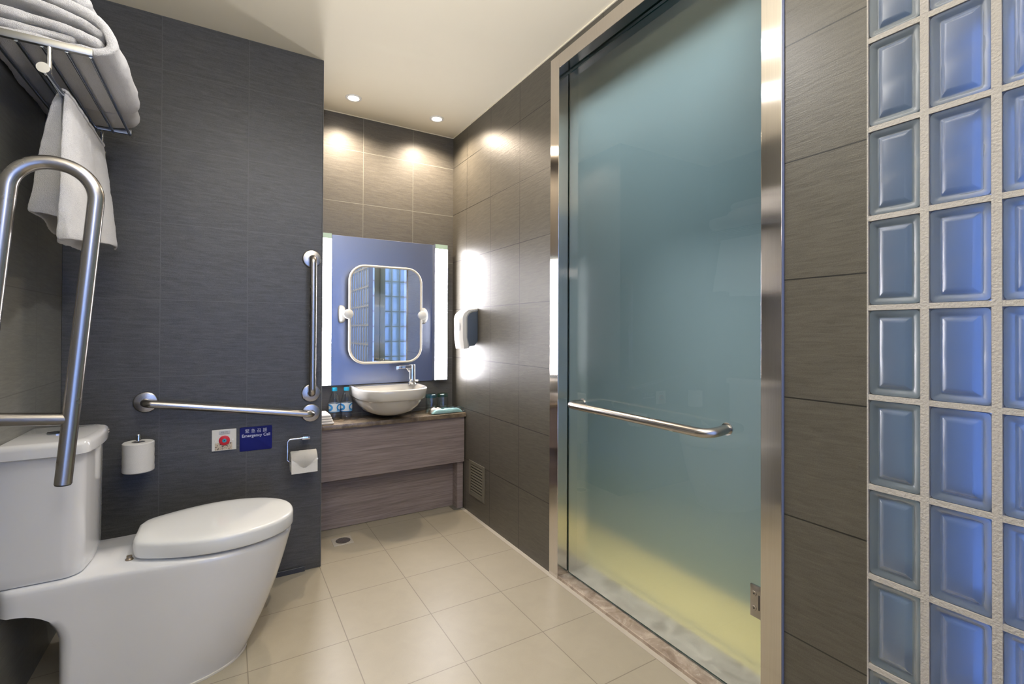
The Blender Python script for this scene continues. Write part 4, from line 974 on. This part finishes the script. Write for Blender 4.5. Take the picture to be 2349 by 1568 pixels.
# tray with tissues
t = thing('acrylic_tray', 'shallow clear acrylic tray at the right end of the worktop', 'tray', (1.13, 2.68, CT))
bm = bmesh.new(); tx0, tx1, ty0, ty1 = 1.020, 1.2345, 2.624, 2.695
box(bm, tx0, tx1, ty0, ty1 + 0.0, CT + 0.0005, CT + 0.004)
finish('tray_base', bm, M['acrylic'], t, smooth=0)
for a in ((tx0, tx1, ty0, ty0 + 0.003), (tx0, tx1, ty1 - 0.003, ty1), (tx0, tx0 + 0.003, ty0 + 0.003, ty1 - 0.003), (tx1 - 0.003, tx1, ty0 + 0.003, ty1 - 0.003)):
    bm = bmesh.new(); box(bm, *a, CT + 0.004, CT + 0.029); finish('tray_side', bm, M['acrylic'], t, smooth=0)
def crumpled(name, x0, x1, y0, y1, z0, z1, mat, label, amp=0.004, seed=0, rz=0.0):
    bm = bmesh.new(); nx, ny = 26, 10; top = []; bot = []
    cx, cy = (x0 + x1) / 2, (y0 + y1) / 2
    for i in range(nx + 1):
        r1, r2 = [], []
        for j in range(ny + 1):
            u, v = i / nx, j / ny; x = x0 + (x1 - x0) * u; y = y0 + (y1 - y0) * v
            e = min(u, 1 - u, 1) * 6; f = min(v, 1 - v) * 4; hgt = min(1, e) ** 0.6 * min(1, f) ** 0.6
            nz_ = noise.noise(Vector((x * 60 + seed, y * 60, seed))) * amp
            dx, dy = x - cx, y - cy; xx = cx + dx * math.cos(rz) - dy * math.sin(rz); yy = cy + dx * math.sin(rz) + dy * math.cos(rz)
            r1.append(bm.verts.new((xx, yy, z0 + 0.0008 + (z1 - z0) * hgt + nz_ * hgt))); r2.append(bm.verts.new((xx, yy, z0)))
        top.append(r1); bot.append(r2)
    for i in range(nx):
        for j in range(ny):
            bm.faces.new((top[i][j], top[i + 1][j], top[i + 1][j + 1], top[i][j + 1])); bm.faces.new((bot[i][j], bot[i][j + 1], bot[i + 1][j + 1], bot[i + 1][j]))
    for i in range(nx):
        for j in (0, ny): bm.faces.new((top[i][j], top[i + 1][j], bot[i + 1][j], bot[i][j]))
    for j in range(ny):
        for i in (0, nx): bm.faces.new((top[i][j], top[i][j + 1], bot[i][j + 1], bot[i][j]))
    return tag(finish(name, bm, mat, smooth=40), label, 'packet', 'packets in the acrylic tray')
crumpled('toiletry_packet', 1.034, 1.226, 2.632, 2.662, CT + 0.0045, CT + 0.026, M['packet'], 'long pale blue plastic packet lying along the front of the tray', 0.006, 3)
crumpled('toiletry_packet', 1.036, 1.108, 2.664, 2.690, CT + 0.0045, CT + 0.032, simple('pale pink white paper', (0.80, 0.76, 0.74), 0.6), 'small crumpled white packet behind the blue one in the tray', 0.010, 9, 0.0)

# ---- soap dispenser
t = thing('soap_dispenser', 'white and slate blue soap dispenser on the brightly lit tiled wall', 'soap dispenser', (R, 2.52, 1.09))
dy0, dy1 = 2.457, 2.572; xb_ = R
def disp_side(zt, zb, depth, rt):
    # outline in x-z; wall at xb_, front at xb_-depth
    pts = [(xb_, zt), (xb_, zb + 0.03), (xb_ - 0.02, zb + 0.006)]
    pts += [(xb_ - depth * 0.9, zb)]
    pts += [(xb_ - depth, zb + 0.06)]
    for k in range(9):
        a = k / 8 * PI / 2; pts.append((xb_ - depth + rt * (1 - math.cos(a)) + 0.0, zt - rt * 0.9 + rt * 0.72 * math.sin(a)))
    return pts
bm = bmesh.new(); prism(bm, disp_side(1.196, 0.985, 0.068, 0.055), XZ, dy0 + 0.001, dy1 - 0.001, bev=0.002); finish('back_body', bm, M['slate'], t, smooth=50)
def cover_prof(inset):
    out = []
    for x, z in disp_side(1.204, 0.975, 0.088, 0.06): out.append((x, z))
    return out
# white front shell: follows the front and the top
def shell(xf, xbk, zt, zb, rt, th):
    o_ = []; i_ = []
    n = 12
    o_.append((xf + 0.012, zb)); o_.append((xf + 0.002, zb + 0.06)); o_.append((xf, zt - rt))
    for k in range(n + 1): a = k / n * PI / 2; o_.append((xf + rt * (1 - math.cos(a)), zt - rt + rt * math.sin(a) * 0.93))
    o_.append((xbk, zt)); i_.append((xbk, zt - th * 0.5))
    for k in range(n, -1, -1): a = k / n * PI / 2; i_.append((xf + th + (rt - th * 0.3) * (1 - math.cos(a)), zt - rt - 0.002 + (rt - th * 0.5) * math.sin(a) * 0.93))
    i_.append((xf + th, zb + 0.06)); i_.append((xf + 0.012 + th, zb + 0.004))
    return o_ + i_
bm = bmesh.new(); prism(bm, shell(R - 0.098, R - 0.001, 1.2045, 0.972, 0.062, 0.030), XZ, dy0 - 0.001, dy1 + 0.001, bev=0.0035); fc = finish('front_cover', bm, M['white'], t, smooth=50)
bm = bmesh.new(); prism(bm, shell(R - 0.0735, R - 0.0012, 1.196, 0.978, 0.052, 0.008), XZ, dy0 - 0.0016, dy1 + 0.0016, bev=0.001); finish('grey_trim', bm, M['greyplastic'], t, smooth=50)
bm = bmesh.new(); lathe(bm, [(0, -0.0015), (0.02, -0.0015), (0.024, 0), (0, 0)], (0, 0, 0), axis='x', seg=28)
for v in bm.verts: v.co = Vector((v.co.x + R - 0.0985, v.co.y * 0.55 + (dy0 + dy1) / 2 - 0.022, v.co.z * 1.05 + 1.098))
sub('level_window', bm, M['greyplastic'], fc)

# ---- vent grille
t = thing('vent_grille', 'bronze grey louvred vent set low in the tiled wall', 'vent', (R, 2.46, 0.21))
vy0, vy1, vz0, vz1 = 2.3625, 2.5585, 0.1105, 0.312
bm = bmesh.new(); xx0, xx1 = R - 0.004, R
box(bm, xx0, xx1, vy0, vy0 + 0.026, vz0, vz1, bev=0.0008, seg=1); box(bm, xx0, xx1, vy1 - 0.022, vy1, vz0, vz1, bev=0.0008, seg=1)
box(bm, xx0, xx1, vy0 + 0.026, vy1 - 0.022, vz1 - 0.019, vz1, bev=0.0008, seg=1); box(bm, xx0, xx1, vy0 + 0.026, vy1 - 0.022, vz0, vz0 + 0.019, bev=0.0008, seg=1)
finish('frame', bm, M['vent'], t, smooth=0)
finish('backing', B(R - 0.0006, R - 0.0001, vy0 + 0.02, vy1 - 0.02, vz0 + 0.01, vz1 - 0.01), M['black'], t, smooth=0)
nsl = 10
for k in range(nsl):
    zc = vz0 + 0.019 + (k + 0.5) * (vz1 - vz0 - 0.038) / nsl; bm = bmesh.new()
    prism(bm, [(-0.0036, -0.0046), (-0.0026, -0.0050), (0.0010, 0.0036), (-0.0002, 0.0044)], lambda a, b, h: Vector((R - 0.0012 + a * 0.9, h, zc + b)), vy0 + 0.026, vy1 - 0.022); finish('louvre', bm, M['vent'], t, smooth=0)

# ---- floor drain
t = thing('floor_drain', 'small square steel floor drain in front of the vanity', 'drain', (0.508, 2.533, 0.0))
bm = bmesh.new(); ring_o = rrect(0.459, 0.557, 2.486, 2.580, 0.003, 6); 
prism(bm, ring_o, XY, 0.0, 0.0022, bev=0.0006); finish('drain_plate', bm, simple('worn steel plate', (0.60, 0.57, 0.50), 0.35, 0.4), t, smooth=30)
finish('drain_well', LA([(0, 0.0), (0.036, 0.0), (0.036, 0.0003), (0, 0.0003)], (0.512, 2.533, 0.0022)), simple('dark drain well', (0.07, 0.06, 0.055), 0.6), t, smooth=0)
bm = bmesh.new()
for k in range(-4, 5):
    hw = math.sqrt(0.034 ** 2 - (k * 0.0078) ** 2); box(bm, 0.512 - hw, 0.512 + hw, 2.533 + k * 0.0078 - 0.0014, 2.533 + k * 0.0078 + 0.0014, 0.0025, 0.0034)
finish('drain_grate', bm, M['steel'], t, smooth=0)
